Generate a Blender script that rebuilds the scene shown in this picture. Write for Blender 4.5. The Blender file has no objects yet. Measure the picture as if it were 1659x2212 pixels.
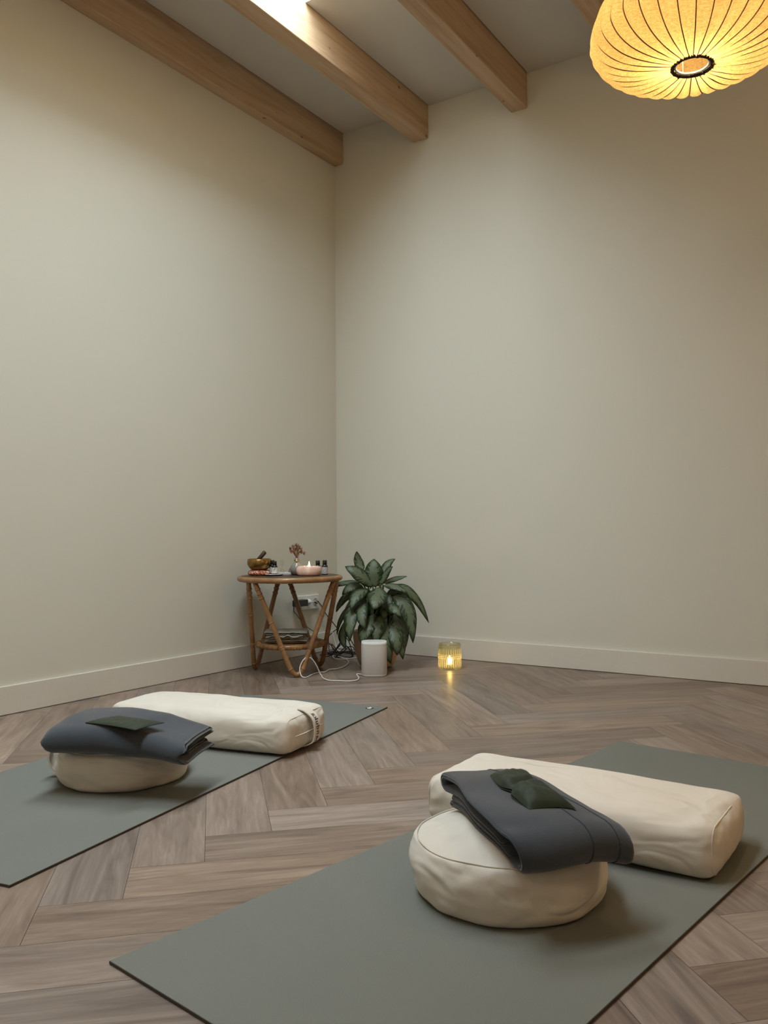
import bpy, math, random
from mathutils import Vector, Matrix, noise

PI = math.pi
sc = bpy.context.scene
COL = sc.collection
random.seed(7)

# ------------------------------------------------------------------ camera
cam_data = bpy.data.cameras.new('camera')
cam_data.sensor_fit = 'HORIZONTAL'
cam_data.sensor_width = 36.0
cam_data.lens = 36.0 * 1819.09 / 1659.0
cam_data.clip_start = 0.02
camera = bpy.data.objects.new('camera', cam_data)
COL.objects.link(camera)
_r = Vector((0.83404349, 0.55165209, -0.00717092))
_u = Vector((0.01874035, -0.01533837, 0.99970672))
_d = Vector((-0.55138032, 0.83393327, 0.02313102))
camera.matrix_world = Matrix(((_r.x, _u.x, -_d.x, 2.98760609),
                              (_r.y, _u.y, -_d.y, -4.00909371),
                              (_r.z, _u.z, -_d.z, 0.688),
                              (0, 0, 0, 1)))
sc.camera = camera

# ------------------------------------------------------------------ light
SKY_STRENGTH = 23.5
SKY_COLOR = (0.82, 0.905, 1.0)
LAMP_POWER = 34.0
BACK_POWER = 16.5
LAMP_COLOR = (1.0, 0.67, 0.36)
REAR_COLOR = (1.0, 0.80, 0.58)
world = bpy.data.worlds.new('world')
sc.world = world
world.use_nodes = True
bg = world.node_tree.nodes['Background']
bg.inputs[0].default_value = (*SKY_COLOR, 1)
bg.inputs[1].default_value = SKY_STRENGTH

# skylights, each in one bay between two beams: x0, x1, y0 (far end), y1 (near end)
SKYLIGHTS = [(0.656, 1.150, -1.09, -2.40), (1.248, 1.749, -2.55, -3.95)]


def light(name, kind, loc, power, color, size=0.1, size_y=None, rot=(0, 0, 0)):
    l = bpy.data.lights.new(name, kind)
    l.energy = power
    l.color = color
    if kind == 'AREA':
        l.shape = 'RECTANGLE' if size_y else 'SQUARE'
        l.size = size
        if size_y:
            l.size_y = size_y
    else:
        l.shadow_soft_size = size
    o = bpy.data.objects.new(name, l)
    o.location = loc
    o.rotation_euler = rot
    COL.objects.link(o)
    return o


for _x0, _x1, _y0, _y1 in SKYLIGHTS:
    portal = light('skylight_portal', 'AREA', ((_x0 + _x1) / 2, (_y0 + _y1) / 2, 3.172 + (0.0 if _y0 > -2 else .018)), 1, (1, 1, 1), _x1 - _x0 - .01, abs(_y1 - _y0) - .01)
    portal.data.cycles.is_portal = True
light('unseen_fill_light', 'POINT', (4.1, -2.2, 2.0), BACK_POWER * 0.85, LAMP_COLOR, 0.22)  # added warm fill out of frame, brightens the right wall; lamp only assumed
light('unseen_fill_light', 'POINT', (2.4, -5.4, 2.1), BACK_POWER * 0.9, REAR_COLOR, 0.25)  # added fill behind the camera, stands in for an assumed, unseen lamp

sc.view_settings.view_transform = 'Standard'
sc.view_settings.look = 'None'
sc.view_settings.exposure = 0.70
sc.view_settings.gamma = 1.0
sc.view_settings.use_curve_mapping = False
sc.cycles.use_denoising = True
sc.cycles.max_bounces = 10
sc.cycles.diffuse_bounces = 5
sc.cycles.glossy_bounces = 4
sc.cycles.transmission_bounces = 8
sc.cycles.transparent_max_bounces = 12
sc.cycles.sample_clamp_indirect = 6.0
sc.cycles.caustics_reflective = False
sc.cycles.caustics_refractive = False


# ------------------------------------------------------------------ helpers
def tag(o, label=None, cat=None, group=None, kind=None):
    if label: o['label'] = label
    if cat: o['category'] = cat
    if group: o['group'] = group
    if kind: o['kind'] = kind
    return o


def thing(name, label, cat, loc=(0, 0, 0), rz=0.0, group=None):
    o = bpy.data.objects.new(name, None)
    o.empty_display_size = 0.05
    COL.objects.link(o)
    o.location = loc
    o.rotation_euler = (0, 0, rz)
    return tag(o, label, cat, group)


class MB:
    def __init__(s):
        s.v, s.f, s.m, s.uv = [], [], [], {}

    def add(s, verts, faces, mi=0):
        b = len(s.v)
        s.v += [tuple(p) for p in verts]
        s.f += [tuple(i + b for i in f) for f in faces]
        s.m += [mi] * len(faces)
        return b

    def box(s, x0, x1, y0, y1, z0, z1, mi=0):
        s.add([(x0, y0, z0), (x1, y0, z0), (x1, y1, z0), (x0, y1, z0), (x0, y0, z1), (x1, y0, z1), (x1, y1, z1), (x0, y1, z1)],
              [(0, 3, 2, 1), (4, 5, 6, 7), (0, 1, 5, 4), (1, 2, 6, 5), (2, 3, 7, 6), (3, 0, 4, 7)], mi)

    def tube(s, pts, r, seg=12, closed=False, mi=0, caps=True, squash=None):
        pts = [Vector(p) for p in pts]
        n = len(pts)
        rr = r if hasattr(r, '__len__') else [r] * n
        tans = []
        for i in range(n):
            a = pts[(i - 1) % n] if (closed or i > 0) else pts[i]
            b = pts[(i + 1) % n] if (closed or i < n - 1) else pts[i]
            t = (b - a)
            tans.append(t.normalized() if t.length > 1e-9 else Vector((0, 0, 1)))
        up = Vector((0, 0, 1)) if abs(tans[0].z) < 0.9 else Vector((1, 0, 0))
        nrm = (up - tans[0] * up.dot(tans[0])).normalized()
        base = len(s.v)
        for i in range(n):
            t = tans[i]
            nrm = (nrm - t * nrm.dot(t))
            nrm = nrm.normalized() if nrm.length > 1e-9 else t.orthogonal().normalized()
            bn = t.cross(nrm)
            for k in range(seg):
                a = 2 * PI * k / seg
                q = nrm * math.cos(a) * rr[i] + bn * math.sin(a) * rr[i]
                if squash: q.z *= squash
                s.v.append(tuple(pts[i] + q))
        m = n if closed else n - 1
        for i in range(m):
            j = (i + 1) % n
            for k in range(seg):
                l = (k + 1) % seg
                s.f.append((base + i * seg + k, base + i * seg + l, base + j * seg + l, base + j * seg + k))
                s.m.append(mi)
        if caps and not closed:
            s.f.append(tuple(base + k for k in range(seg))[::-1]); s.m.append(mi)
            s.f.append(tuple(base + (n - 1) * seg + k for k in range(seg))); s.m.append(mi)

    def lathe(s, prof, seg=40, c=(0, 0, 0), mi=0, fn=None, cap0=True, cap1=True):
        base = len(s.v)
        n = len(prof)
        for (r, z) in prof:
            for k in range(seg):
                a = 2 * PI * k / seg
                q = fn(r, z, a) if fn else (r * math.cos(a), r * math.sin(a), z)
                s.v.append((c[0] + q[0], c[1] + q[1], c[2] + q[2]))
        for i in range(n - 1):
            for k in range(seg):
                l = (k + 1) % seg
                s.f.append((base + i * seg + k, base + i * seg + l, base + (i + 1) * seg + l, base + (i + 1) * seg + k))
                s.m.append(mi)
        if cap0: s.f.append(tuple(base + k for k in range(seg))[::-1]); s.m.append(mi)
        if cap1: s.f.append(tuple(base + (n - 1) * seg + k for k in range(seg))); s.m.append(mi)

    def grid(s, P, nu, nv, mi=0, flip=False):
        """P[i][j] points"""
        base = len(s.v)
        for i in range(nu):
            for j in range(nv):
                s.v.append(tuple(P[i][j]))
        for i in range(nu - 1):
            for j in range(nv - 1):
                q = (base + i * nv + j, base + (i + 1) * nv + j, base + (i + 1) * nv + j + 1, base + i * nv + j + 1)
                s.f.append(q[::-1] if flip else q)
                s.m.append(mi)
        return base

    def build(s, name, mats, parent=None, smooth=True, bevel=0, subsurf=0, angle=None, off=None, rz=0):
        me = bpy.data.meshes.new(name)
        vs = s.v
        if off is not None or rz:
            ox, oy, oz = off or (0, 0, 0)
            ca, sa = math.cos(-rz), math.sin(-rz)
            vs = [((x - ox) * ca - (y - oy) * sa, (x - ox) * sa + (y - oy) * ca, z - oz) for x, y, z in vs]
        me.from_pydata(vs, [], s.f)
        if not isinstance(mats, (list, tuple)): mats = [mats]
        for m in mats: me.materials.append(m)
        for p, mi in zip(me.polygons, s.m):
            p.material_index = mi
            p.use_smooth = smooth
        me.validate()
        me.update()
        if angle is not None:
            me.set_sharp_from_angle(angle=math.radians(angle))
        o = bpy.data.objects.new(name, me)
        COL.objects.link(o)
        if parent: o.parent = parent
        if bevel:
            b = o.modifiers.new('bevel', 'BEVEL'); b.width = bevel; b.segments = 3; b.limit_method = 'ANGLE'
            b.angle_limit = math.radians(40)
        if subsurf:
            b = o.modifiers.new('sub', 'SUBSURF'); b.levels = subsurf; b.render_levels = subsurf
        return o


def smooth_path(pts, n=8, closed=False):
    P = [Vector(p) for p in pts]
    out = []
    m = len(P)
    rng = range(m if closed else m - 1)
    for i in rng:
        p0 = P[(i - 1) % m] if (closed or i > 0) else P[0]
        p1 = P[i]
        p2 = P[(i + 1) % m]
        p3 = P[(i + 2) % m] if (closed or i + 2 < m) else P[-1]
        for k in range(n):
            t = k / n
            out.append(0.5 * ((2 * p1) + (-p0 + p2) * t + (2 * p0 - 5 * p1 + 4 * p2 - p3) * t * t + (-p0 + 3 * p1 - 3 * p2 + p3) * t ** 3))
    if not closed: out.append(P[-1])
    return out


# ------------------------------------------------------------------ materials
class NT:
    def __init__(s, name):
        s.m = bpy.data.materials.new(name)
        s.m.use_nodes = True
        s.t = s.m.node_tree
        s.b = s.t.nodes['Principled BSDF']
        s.out = s.t.nodes['Material Output']

    def n(s, typ, **kw):
        nd = s.t.nodes.new(typ)
        for k, v in kw.items():
            if k in nd.inputs.keys() if isinstance(k, str) else False:
                nd.inputs[k].default_value = v
            else:
                setattr(nd, k, v)
        return nd

    def l(s, a, b): s.t.links.new(a, b)

    def ramp(s, fac, stops, interp='LINEAR'):
        r = s.t.nodes.new('ShaderNodeValToRGB')
        r.color_ramp.interpolation = interp
        e = r.color_ramp.elements
        while len(e) < len(stops): e.new(0.5)
        for el, (p, c) in zip(e, stops):
            el.position = p
            el.color = (*c, 1) if len(c) == 3 else c
        s.l(fac, r.inputs[0])
        return r.outputs[0]

    def mix(s, fac, a, b, blend='MIX'):
        r = s.t.nodes.new('ShaderNodeMix')
        r.data_type = 'RGBA'
        r.blend_type = blend
        for sock, v in ((r.inputs[0], fac), (r.inputs[6], a), (r.inputs[7], b)):
            if hasattr(v, 'links'): s.l(v, sock)
            else: sock.default_value = v if not isinstance(v, tuple) else (*v, 1)[:4]
        return r.outputs[2]

    def math(s, op, a, b=0.0, clamp=False):
        r = s.t.nodes.new('ShaderNodeMath')
        r.operation = op
        r.use_clamp = clamp
        for sock, v in ((r.inputs[0], a), (r.inputs[1], b)):
            if hasattr(v, 'links'): s.l(v, sock)
            else: sock.default_value = v
        return r.outputs[0]

    def coord(s, kind='Object', scale=(1, 1, 1), rot=(0, 0, 0)):
        c = s.t.nodes.new('ShaderNodeTexCoord')
        m = s.t.nodes.new('ShaderNodeMapping')
        m.inputs['Scale'].default_value = scale
        m.inputs['Rotation'].default_value = rot
        s.l(c.outputs[kind], m.inputs[0])
        return m.outputs[0]

    def noise(s, vec, scale, detail=3, rough=0.55, dist=0.0):
        r = s.t.nodes.new('ShaderNodeTexNoise')
        s.l(vec, r.inputs['Vector'])
        r.inputs['Scale'].default_value = scale
        r.inputs['Detail'].default_value = detail
        r.inputs['Roughness'].default_value = rough
        r.inputs['Distortion'].default_value = dist
        return r.outputs['Fac']

    def bump(s, h, strength=0.2, dist=0.001):
        r = s.t.nodes.new('ShaderNodeBump')
        r.inputs['Strength'].default_value = strength
        r.inputs['Distance'].default_value = dist
        s.l(h, r.inputs['Height'])
        s.l(r.outputs[0], s.b.inputs['Normal'])
        return r

    def set(s, **kw):
        for k, v in kw.items():
            k = k.replace('_', ' ')
            s.b.inputs[k].default_value = (*v, 1) if isinstance(v, tuple) and len(v) == 3 else v
        return s


def simple(name, col, rough=0.5, metal=0.0, noise_amt=0.08, scale=40, bump=0.0, spec=0.5, coat=0.0):
    t = NT(name)
    v = t.coord()
    f = t.noise(v, scale, 4)
    lo = tuple(c * (1 - noise_amt) for c in col); hi = tuple(min(1, c * (1 + noise_amt)) for c in col)
    c = t.ramp(f, [(0.25, lo), (0.75, hi)])
    t.l(c, t.b.inputs['Base Color'])
    t.b.inputs['Roughness'].default_value = rough
    t.b.inputs['Metallic'].default_value = metal
    t.b.inputs['Specular IOR Level'].default_value = spec
    t.b.inputs['Coat Weight'].default_value = coat
    if bump: t.bump(f, bump, 0.001)
    return t.m


def mat_wall():
    t = NT('wall_paint')
    v = t.coord()
    f = t.noise(v, 1.3, 2)
    t.l(t.ramp(f, [(0.3, (0.665, 0.645, 0.562)), (0.7, (0.68, 0.660, 0.577))]), t.b.inputs['Base Color'])
    t.b.inputs['Roughness'].default_value = 0.85
    t.bump(t.noise(v, 260, 3), 0.12, 0.0006)
    return t.m


def mat_ceiling():
    t = NT('ceiling_paint')
    v = t.coord()
    f = t.noise(v, 2.0, 2)
    t.l(t.ramp(f, [(0.3, (0.60, 0.575, 0.53)), (0.7, (0.62, 0.595, 0.55))]), t.b.inputs['Base Color'])
    t.b.inputs['Roughness'].default_value = 0.9
    return t.m


def mat_beam():
    t = NT('spruce_beam')
    v = t.coord('Object', (9, 0.55, 9))
    w = t.noise(v, 3.0, 6, 0.6, 0.6)
    fine = t.noise(t.coord('Object', (60, 1.2, 60)), 3, 3)
    base = t.ramp(w, [(0.30, (0.40, 0.265, 0.155)), (0.5, (0.52, 0.370, 0.235)), (0.72, (0.60, 0.445, 0.295))])
    base = t.mix(t.math('MULTIPLY', t.ramp(fine, [(0.45, (1, 1, 1)), (0.6, (0, 0, 0))]), 0.18), base, (0.34, 0.21, 0.11))
    # knots
    vor = t.t.nodes.new('ShaderNodeTexVoronoi')
    vor.inputs['Scale'].default_value = 6.0
    vor.inputs['Randomness'].default_value = 1.0
    t.l(t.coord('Object', (1.6, 1.0, 1.6)), vor.inputs['Vector'])
    kn = t.ramp(vor.outputs['Distance'], [(0.0, (1, 1, 1)), (0.05, (0.8, 0.8, 0.8)), (0.085, (0, 0, 0))])
    base = t.mix(t.math('MULTIPLY', kn, 0.85), base, (0.085, 0.045, 0.02))
    t.l(base, t.b.inputs['Base Color'])
    t.b.inputs['Roughness'].default_value = 0.62
    t.bump(w, 0.12, 0.001)
    return t.m


def mat_floor():
    t = NT('herringbone_laminate')
    uvn = t.t.nodes.new('ShaderNodeUVMap'); uvn.uv_map = 'UVMap'
    at = t.t.nodes.new('ShaderNodeAttribute'); at.attribute_name = 'plank'
    mp = t.t.nodes.new('ShaderNodeMapping'); mp.inputs['Scale'].default_value = (1.6, 14, 1)
    t.l(uvn.outputs[0], mp.inputs[0])
    mp2 = t.t.nodes.new('ShaderNodeMapping'); mp2.inputs['Scale'].default_value = (6, 170, 1)
    t.l(uvn.outputs[0], mp2.inputs[0])
    mp3 = t.t.nodes.new('ShaderNodeMapping'); mp3.inputs['Scale'].default_value = (2.4, 9.0, 1)
    t.l(uvn.outputs[0], mp3.inputs[0])
    big = t.noise(mp.outputs[0], 1.5, 5, 0.6, 1.4)
    fine = t.noise(mp2.outputs[0], 1.0, 4, 0.6, 0.3)
    base = t.ramp(big, [(0.28, (0.150, 0.102, 0.082)), (0.45, (0.258, 0.184, 0.138)), (0.60, (0.328, 0.240, 0.184)), (0.78, (0.41, 0.312, 0.244))])
    # cathedral rings
    wv = t.t.nodes.new('ShaderNodeTexWave'); wv.wave_type = 'RINGS'; wv.rings_direction = 'SPHERICAL'
    wv.inputs['Scale'].default_value = 2.2; wv.inputs['Distortion'].default_value = 5.0; wv.inputs['Detail'].default_value = 3
    wv.inputs['Detail Scale'].default_value = 1.2
    t.l(mp3.outputs[0], wv.inputs['Vector'])
    base = t.mix(t.math('MULTIPLY', wv.outputs['Fac'], 0.22), base, (0.205, 0.142, 0.104))
    base = t.mix(t.math('MULTIPLY', t.ramp(fine, [(0.42, (1, 1, 1)), (0.6, (0, 0, 0))]), 0.30), base, (0.175, 0.122, 0.09))
    # a few dark knots
    vor = t.t.nodes.new('ShaderNodeTexVoronoi'); vor.inputs['Scale'].default_value = 2.1
    mp4 = t.t.nodes.new('ShaderNodeMapping'); mp4.inputs['Scale'].default_value = (1.0, 2.4, 1)
    t.l(uvn.outputs[0], mp4.inputs[0]); t.l(mp4.outputs[0], vor.inputs['Vector'])
    kn = t.ramp(vor.outputs['Distance'], [(0.0, (1, 1, 1)), (0.05, (0.75, 0.75, 0.75)), (0.17, (0, 0, 0))])
    base = t.mix(t.math('MULTIPLY', kn, 0.6), base, (0.115, 0.078, 0.056))
    sep = t.t.nodes.new('ShaderNodeSeparateColor'); t.l(at.outputs['Color'], sep.inputs[0])
    hs = t.t.nodes.new('ShaderNodeHueSaturation')
    t.l(t.math('ADD', t.math('MULTIPLY', sep.outputs[0], 0.38), 0.70), hs.inputs['Value'])
    t.l(t.math('ADD', t.math('MULTIPLY', sep.outputs[1], 0.3), 0.72), hs.inputs['Saturation'])
    t.l(base, hs.inputs['Color'])
    t.l(hs.outputs[0], t.b.inputs['Base Color'])
    r = t.math('ADD', t.math('MULTIPLY', fine, 0.10), 0.30)
    t.l(r, t.b.inputs['Roughness'])
    t.b.inputs['Specular IOR Level'].default_value = 0.2
    t.bump(fine, 0.16, 0.0006)
    return t.m


def mat_cloth(name, col, dark=0.9, weave=900, bump=0.35, rough=0.95, sheen=0.1, mottle=5, crease=0.0):
    t = NT(name)
    v = t.coord()
    f = t.noise(v, mottle, 4)
    fi = t.noise(v, weave, 2)
    lo = tuple(c * dark for c in col)
    base = t.ramp(f, [(0.3, lo), (0.7, col)])
    base = t.mix(t.math('MULTIPLY', fi, 0.25), base, tuple(c * 0.72 for c in col))
    t.l(base, t.b.inputs['Base Color'])
    t.b.inputs['Roughness'].default_value = rough
    t.b.inputs['Specular IOR Level'].default_value = 0.15
    t.b.inputs['Sheen Weight'].default_value = sheen
    t.b.inputs['Sheen Roughness'].default_value = 0.5
    bn = t.bump(fi, bump, 0.0008)
    if crease:
        wv = t.noise(t.coord('Object', (1.0, 1.0, 1.8)), 5.5, 2, 0.5, 0.8)
        w2 = t.ramp(wv, [(0.30, (0, 0, 0)), (0.48, (0.8, 0.8, 0.8)), (0.60, (0.5, 0.5, 0.5)), (0.75, (1, 1, 1))], 'EASE')
        b2 = t.t.nodes.new('ShaderNodeBump'); b2.inputs['Strength'].default_value = crease; b2.inputs['Distance'].default_value = 0.010
        t.l(w2, b2.inputs['Height']); t.l(b2.outputs[0], bn.inputs['Normal'])
    return t.m


def mat_leaf():
    t = NT('aglaonema_leaf')
    uvn = t.t.nodes.new('ShaderNodeUVMap'); uvn.uv_map = 'UVMap'
    sp = t.t.nodes.new('ShaderNodeSeparateXYZ'); t.l(uvn.outputs[0], sp.inputs[0])
    u, vv = sp.outputs[0], sp.outputs[1]            # u along, v across -1..1
    av = t.math('ABSOLUTE', vv)
    # veins run outward and forward: phase = u*freq - |v|
    ph = t.math('SUBTRACT', t.math('MULTIPLY', u, 7.0), t.math('MULTIPLY', av, 1.6))
    cmb = t.t.nodes.new('ShaderNodeCombineXYZ')
    t.l(ph, cmb.inputs[0]); t.l(t.math('MULTIPLY', vv, 0.9), cmb.inputs[1])
    oi = t.t.nodes.new('ShaderNodeObjectInfo'); t.l(t.math('MULTIPLY', oi.outputs['Random'], 30), cmb.inputs[2])
    f = t.noise(cmb.outputs[0], 1.9, 4, 0.65)
    edge = t.math('ADD', av, t.math('MULTIPLY', t.math('SUBTRACT', f, 0.5), 2.6))
    mask = t.ramp(edge, [(0.52, (0, 0, 0)), (0.60, (1, 1, 1))])
    mid = t.ramp(av, [(0.015, (1, 1, 1)), (0.05, (0, 0, 0))])
    tipm = t.ramp(u, [(0.84, (0, 0, 0)), (0.95, (1, 1, 1))])
    silver = t.ramp(t.noise(cmb.outputs[0], 8, 3), [(0.3, (0.085, 0.108, 0.066)), (0.7, (0.135, 0.160, 0.100))])
    green = t.ramp(f, [(0.3, (0.010, 0.024, 0.008)), (0.7, (0.024, 0.046, 0.014))])
    c = t.mix(mask, silver, green)
    c = t.mix(tipm, c, green)
    c = t.mix(t.math('MULTIPLY', mid, 0.5), c, (0.10, 0.17, 0.05))
    t.l(c, t.b.inputs['Base Color'])
    t.b.inputs['Roughness'].default_value = 0.45
    t.b.inputs['Specular IOR Level'].default_value = 0.3
    t.bump(f, 0.15, 0.002)
    return t.m


def mat_glass(name, tint, gloss=0.12, rough=0.02, fres=True, density=0.0):
    """thin clear glass: what lies behind shows through, edges reflect"""
    t = NT(name)
    t.t.nodes.remove(t.b)
    tr = t.t.nodes.new('ShaderNodeBsdfTransparent'); tr.inputs[0].default_value = (*tint, 1)
    gl = t.t.nodes.new('ShaderNodeBsdfGlossy'); gl.inputs['Roughness'].default_value = rough
    gl.inputs[0].default_value = (1, 1, 1, 1)
    lw = t.t.nodes.new('ShaderNodeLayerWeight'); lw.inputs['Blend'].default_value = 0.35
    mx = t.t.nodes.new('ShaderNodeMixShader')
    f = t.math('ADD', t.math('MULTIPLY', lw.outputs['Facing'], 0.45), gloss, True)
    t.l(f, mx.inputs[0]); t.l(tr.outputs[0], mx.inputs[1]); t.l(gl.outputs[0], mx.inputs[2])
    if density:
        tl = t.t.nodes.new('ShaderNodeBsdfTranslucent'); tl.inputs[0].default_value = (0.9, 0.92, 0.72, 1)
        m2 = t.t.nodes.new('ShaderNodeMixShader'); m2.inputs[0].default_value = density
        rf = t.t.nodes.new('ShaderNodeBsdfGlass'); rf.inputs['Roughness'].default_value = 0.03; rf.inputs['IOR'].default_value = 1.45
        rf.inputs[0].default_value = (0.97, 0.98, 0.88, 1)
        m3 = t.t.nodes.new('ShaderNodeMixShader'); m3.inputs[0].default_value = 0.5
        t.l(mx.outputs[0], m3.inputs[1]); t.l(rf.outputs[0], m3.inputs[2])
        t.l(m3.outputs[0], m2.inputs[1]); t.l(tl.outputs[0], m2.inputs[2]); mx = m2
    t.l(mx.outputs[0], t.out.inputs[0])
    return t.m


def mat_emit(name, col, strength):
    t = NT(name)
    t.b.inputs['Base Color'].default_value = (*col, 1)
    t.b.inputs['Emission Color'].default_value = (*col, 1)
    t.b.inputs['Emission Strength'].default_value = strength
    return t.m


def mat_shade():
    t = NT('lamp_linen')
    v = t.coord()
    a = t.noise(t.coord('Object', (1, 1, 7)), 110, 2)
    b = t.noise(t.coord('Object', (5, 5, 1)), 120, 2)
    w = t.math('MULTIPLY', t.math('ADD', a, b), 0.5)
    col = t.ramp(w, [(0.36, (0.27, 0.165, 0.062)), (0.5, (0.37, 0.26, 0.112)), (0.64, (0.44, 0.335, 0.165))])
    df = t.t.nodes.new('ShaderNodeBsdfDiffuse')
    tl = t.t.nodes.new('ShaderNodeBsdfTranslucent')
    t.l(col, df.inputs[0]); t.l(col, tl.inputs[0])
    mx = t.t.nodes.new('ShaderNodeMixShader'); mx.inputs[0].default_value = 0.6
    t.l(df.outputs[0], mx.inputs[1]); t.l(tl.outputs[0], mx.inputs[2])
    t.t.nodes.remove(t.b)
    t.l(mx.outputs[0], t.out.inputs[0])
    return t.m


def mat_rattan():
    t = NT('rattan')
    v = t.coord()
    f = t.noise(v, 14, 5, 0.6, 0.5)
    c = t.ramp(f, [(0.25, (0.17, 0.080, 0.030)), (0.5, (0.30, 0.155, 0.060)), (0.75, (0.42, 0.235, 0.100))])
    t.l(c, t.b.inputs['Base Color'])
    t.b.inputs['Roughness'].default_value = 0.38
    t.b.inputs['Coat Weight'].default_value = 0.15
    t.bump(t.noise(v, 90, 3), 0.15, 0.001)
    return t.m


def mat_brass():
    t = NT('hammered_brass')
    v = t.coord()
    f = t.noise(v, 60, 4)
    t.l(t.ramp(f, [(0.3, (0.20, 0.115, 0.035)), (0.7, (0.42, 0.27, 0.09))]), t.b.inputs['Base Color'])
    t.b.inputs['Metallic'].default_value = 0.95
    t.b.inputs['Roughness'].default_value = 0.34
    t.bump(t.noise(v, 120, 2), 0.3, 0.001)
    return t.m


M = dict(
    wall=mat_wall(), ceil=mat_ceiling(), beam=mat_beam(), floor=mat_floor(),
    trim=simple('trim_paint', (0.70, 0.665, 0.595), 0.32, noise_amt=0.02),
    white=simple('white_plastic', (0.78, 0.77, 0.74), 0.35, noise_amt=0.02),
    grille=mat_cloth('speaker_grille', (0.60, 0.57, 0.54), 0.98, 700, 0.5, 0.7, 0.0),
    dark=simple('dark_gap', (0.03, 0.02, 0.012), 0.9),
    cotton=mat_cloth('natural_cotton', (0.715, 0.655, 0.575), 0.93, 800, 0.35, 0.95, 0.10, 6, crease=0.55),
    seam=mat_cloth('cotton_piping', (0.70, 0.635, 0.55), 0.9, 800, 0.3),
    fleece=mat_cloth('charcoal_fleece', (0.058, 0.067, 0.082), 0.75, 520, 0.8, 1.0, 0.35, 9),
    fleece_line=mat_cloth('fleece_stitch', (0.045, 0.055, 0.068), 0.8, 600, 0.6, 1.0, 0.1),
    satin=mat_cloth('dark_green_satin', (0.026, 0.036, 0.020), 0.7, 700, 0.25, 0.55, 0.1, 10),
    mat_top=None,
    matside=simple('mat_edge', (0.055, 0.045, 0.035), 0.8),
    rattan=mat_rattan(), brass=mat_brass(),
    darkwood=simple('dark_wood', (0.055, 0.030, 0.018), 0.45, noise_amt=0.3, scale=20),
    black=simple('black_plastic', (0.012, 0.012, 0.013), 0.35),
    cable_w=simple('white_cable', (0.72, 0.70, 0.66), 0.4, noise_amt=0.02),
    cable_b=simple('black_cable', (0.012, 0.012, 0.014), 0.45),
    pot=simple('terracotta_pot', (0.44, 0.31, 0.225), 0.7, noise_amt=0.12, scale=12),
    soil=simple('soil', (0.03, 0.02, 0.014), 0.95, noise_amt=0.5, scale=90, bump=0.8),
    leaf=mat_leaf(), stem=simple('stem_green', (0.060, 0.10, 0.030), 0.5),
    salt=simple('pink_stone', (0.78, 0.52, 0.42), 0.55, noise_amt=0.12, scale=25, bump=0.3),
    wax=simple('candle_wax', (0.85, 0.80, 0.70), 0.5, noise_amt=0.02),
    redcloth=None, label=None,
    greycloth=mat_cloth('grey_jersey', (0.52, 0.51, 0.46), 0.85, 700, 0.3),
    ribridge=mat_glass('ribbed_glass_ridge', (0.93, 0.95, 0.84), 0.12, 0.12, density=0.38),
    glass=mat_glass('clear_glass', (0.93, 0.95, 0.93), 0.06),
    ribglass=mat_glass('ribbed_green_glass', (0.93, 0.95, 0.84), 0.06, 0.06, density=0.04),
    vaseglass=None,
    flame=mat_emit('flame', (1.0, 0.62, 0.18), 60),
    flame2=mat_emit('flame_small', (1.0, 0.66, 0.24), 30),
    bulb=mat_emit('bulb_glow', (1.0, 0.80, 0.48), 60),
    shade=mat_shade(),
    ribwire=simple('brown_thread', (0.10, 0.055, 0.02), 0.8),
    wire=simple('white_wire', (0.8, 0.76, 0.66), 0.4),
    black_thread=simple('black_thread', (0.02, 0.015, 0.01), 0.9),
    gold=simple('gold_bead', (0.75, 0.52, 0.20), 0.25, 1.0),
    dried=simple('dried_flower', (0.22, 0.12, 0.065), 0.9, noise_amt=0.4, scale=60),
    ink=simple('dark_ink', (0.05, 0.045, 0.04), 0.8),
    led=simple('touch_mark', (0.9, 0.92, 0.95), 0.3),
    shell=simple('brown_shell', (0.23, 0.15, 0.09), 0.5, noise_amt=0.4, scale=120),
)


def mat_yoga():
    t = NT('yoga_mat_rubber')
    v = t.coord()
    f = t.noise(v, 3, 2)
    t.l(t.ramp(f, [(0.3, (0.163, 0.167, 0.148)), (0.7, (0.172, 0.176, 0.156))]), t.b.inputs['Base Color'])
    t.b.inputs['Roughness'].default_value = 0.85
    t.b.inputs['Specular IOR Level'].default_value = 0.12
    w = t.t.nodes.new('ShaderNodeTexVoronoi'); w.inputs['Scale'].default_value = 330
    t.l(v, w.inputs['Vector'])
    t.bump(w.outputs['Distance'], 0.5, 0.0008)
    return t.m


def mat_redcloth():
    t = NT('red_brocade')
    f = t.noise(t.coord(), 70, 2, 0.5, 1.5)
    t.l(t.ramp(f, [(0.42, (0.32, 0.035, 0.02)), (0.5, (0.62, 0.18, 0.09)), (0.56, (0.72, 0.50, 0.36))]), t.b.inputs['Base Color'])
    t.b.inputs['Roughness'].default_value = 0.7
    return t.m


def mat_label():
    t = NT('bottle_label')
    f = t.noise(t.coord('Object', (1, 1, 3)), 160, 2)
    t.l(t.ramp(f, [(0.35, (0.22, 0.20, 0.24)), (0.5, (0.58, 0.57, 0.56))]), t.b.inputs['Base Color'])
    t.b.inputs['Roughness'].default_value = 0.5
    return t.m


def mat_vase():
    t = NT('frosted_vase')
    v = t.coord()
    t.l(t.ramp(t.noise(v, 30, 2), [(0.3, (0.33, 0.32, 0.28)), (0.7, (0.38, 0.37, 0.33))]), t.b.inputs['Base Color'])
    t.b.inputs['Roughness'].default_value = 0.25
    t.b.inputs['Transmission Weight'].default_value = 0.25
    return t.m


M['mat_top'] = mat_yoga()
M['redcloth'] = mat_redcloth()
M['label'] = mat_label()
M['vaseglass'] = mat_vase()

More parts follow.
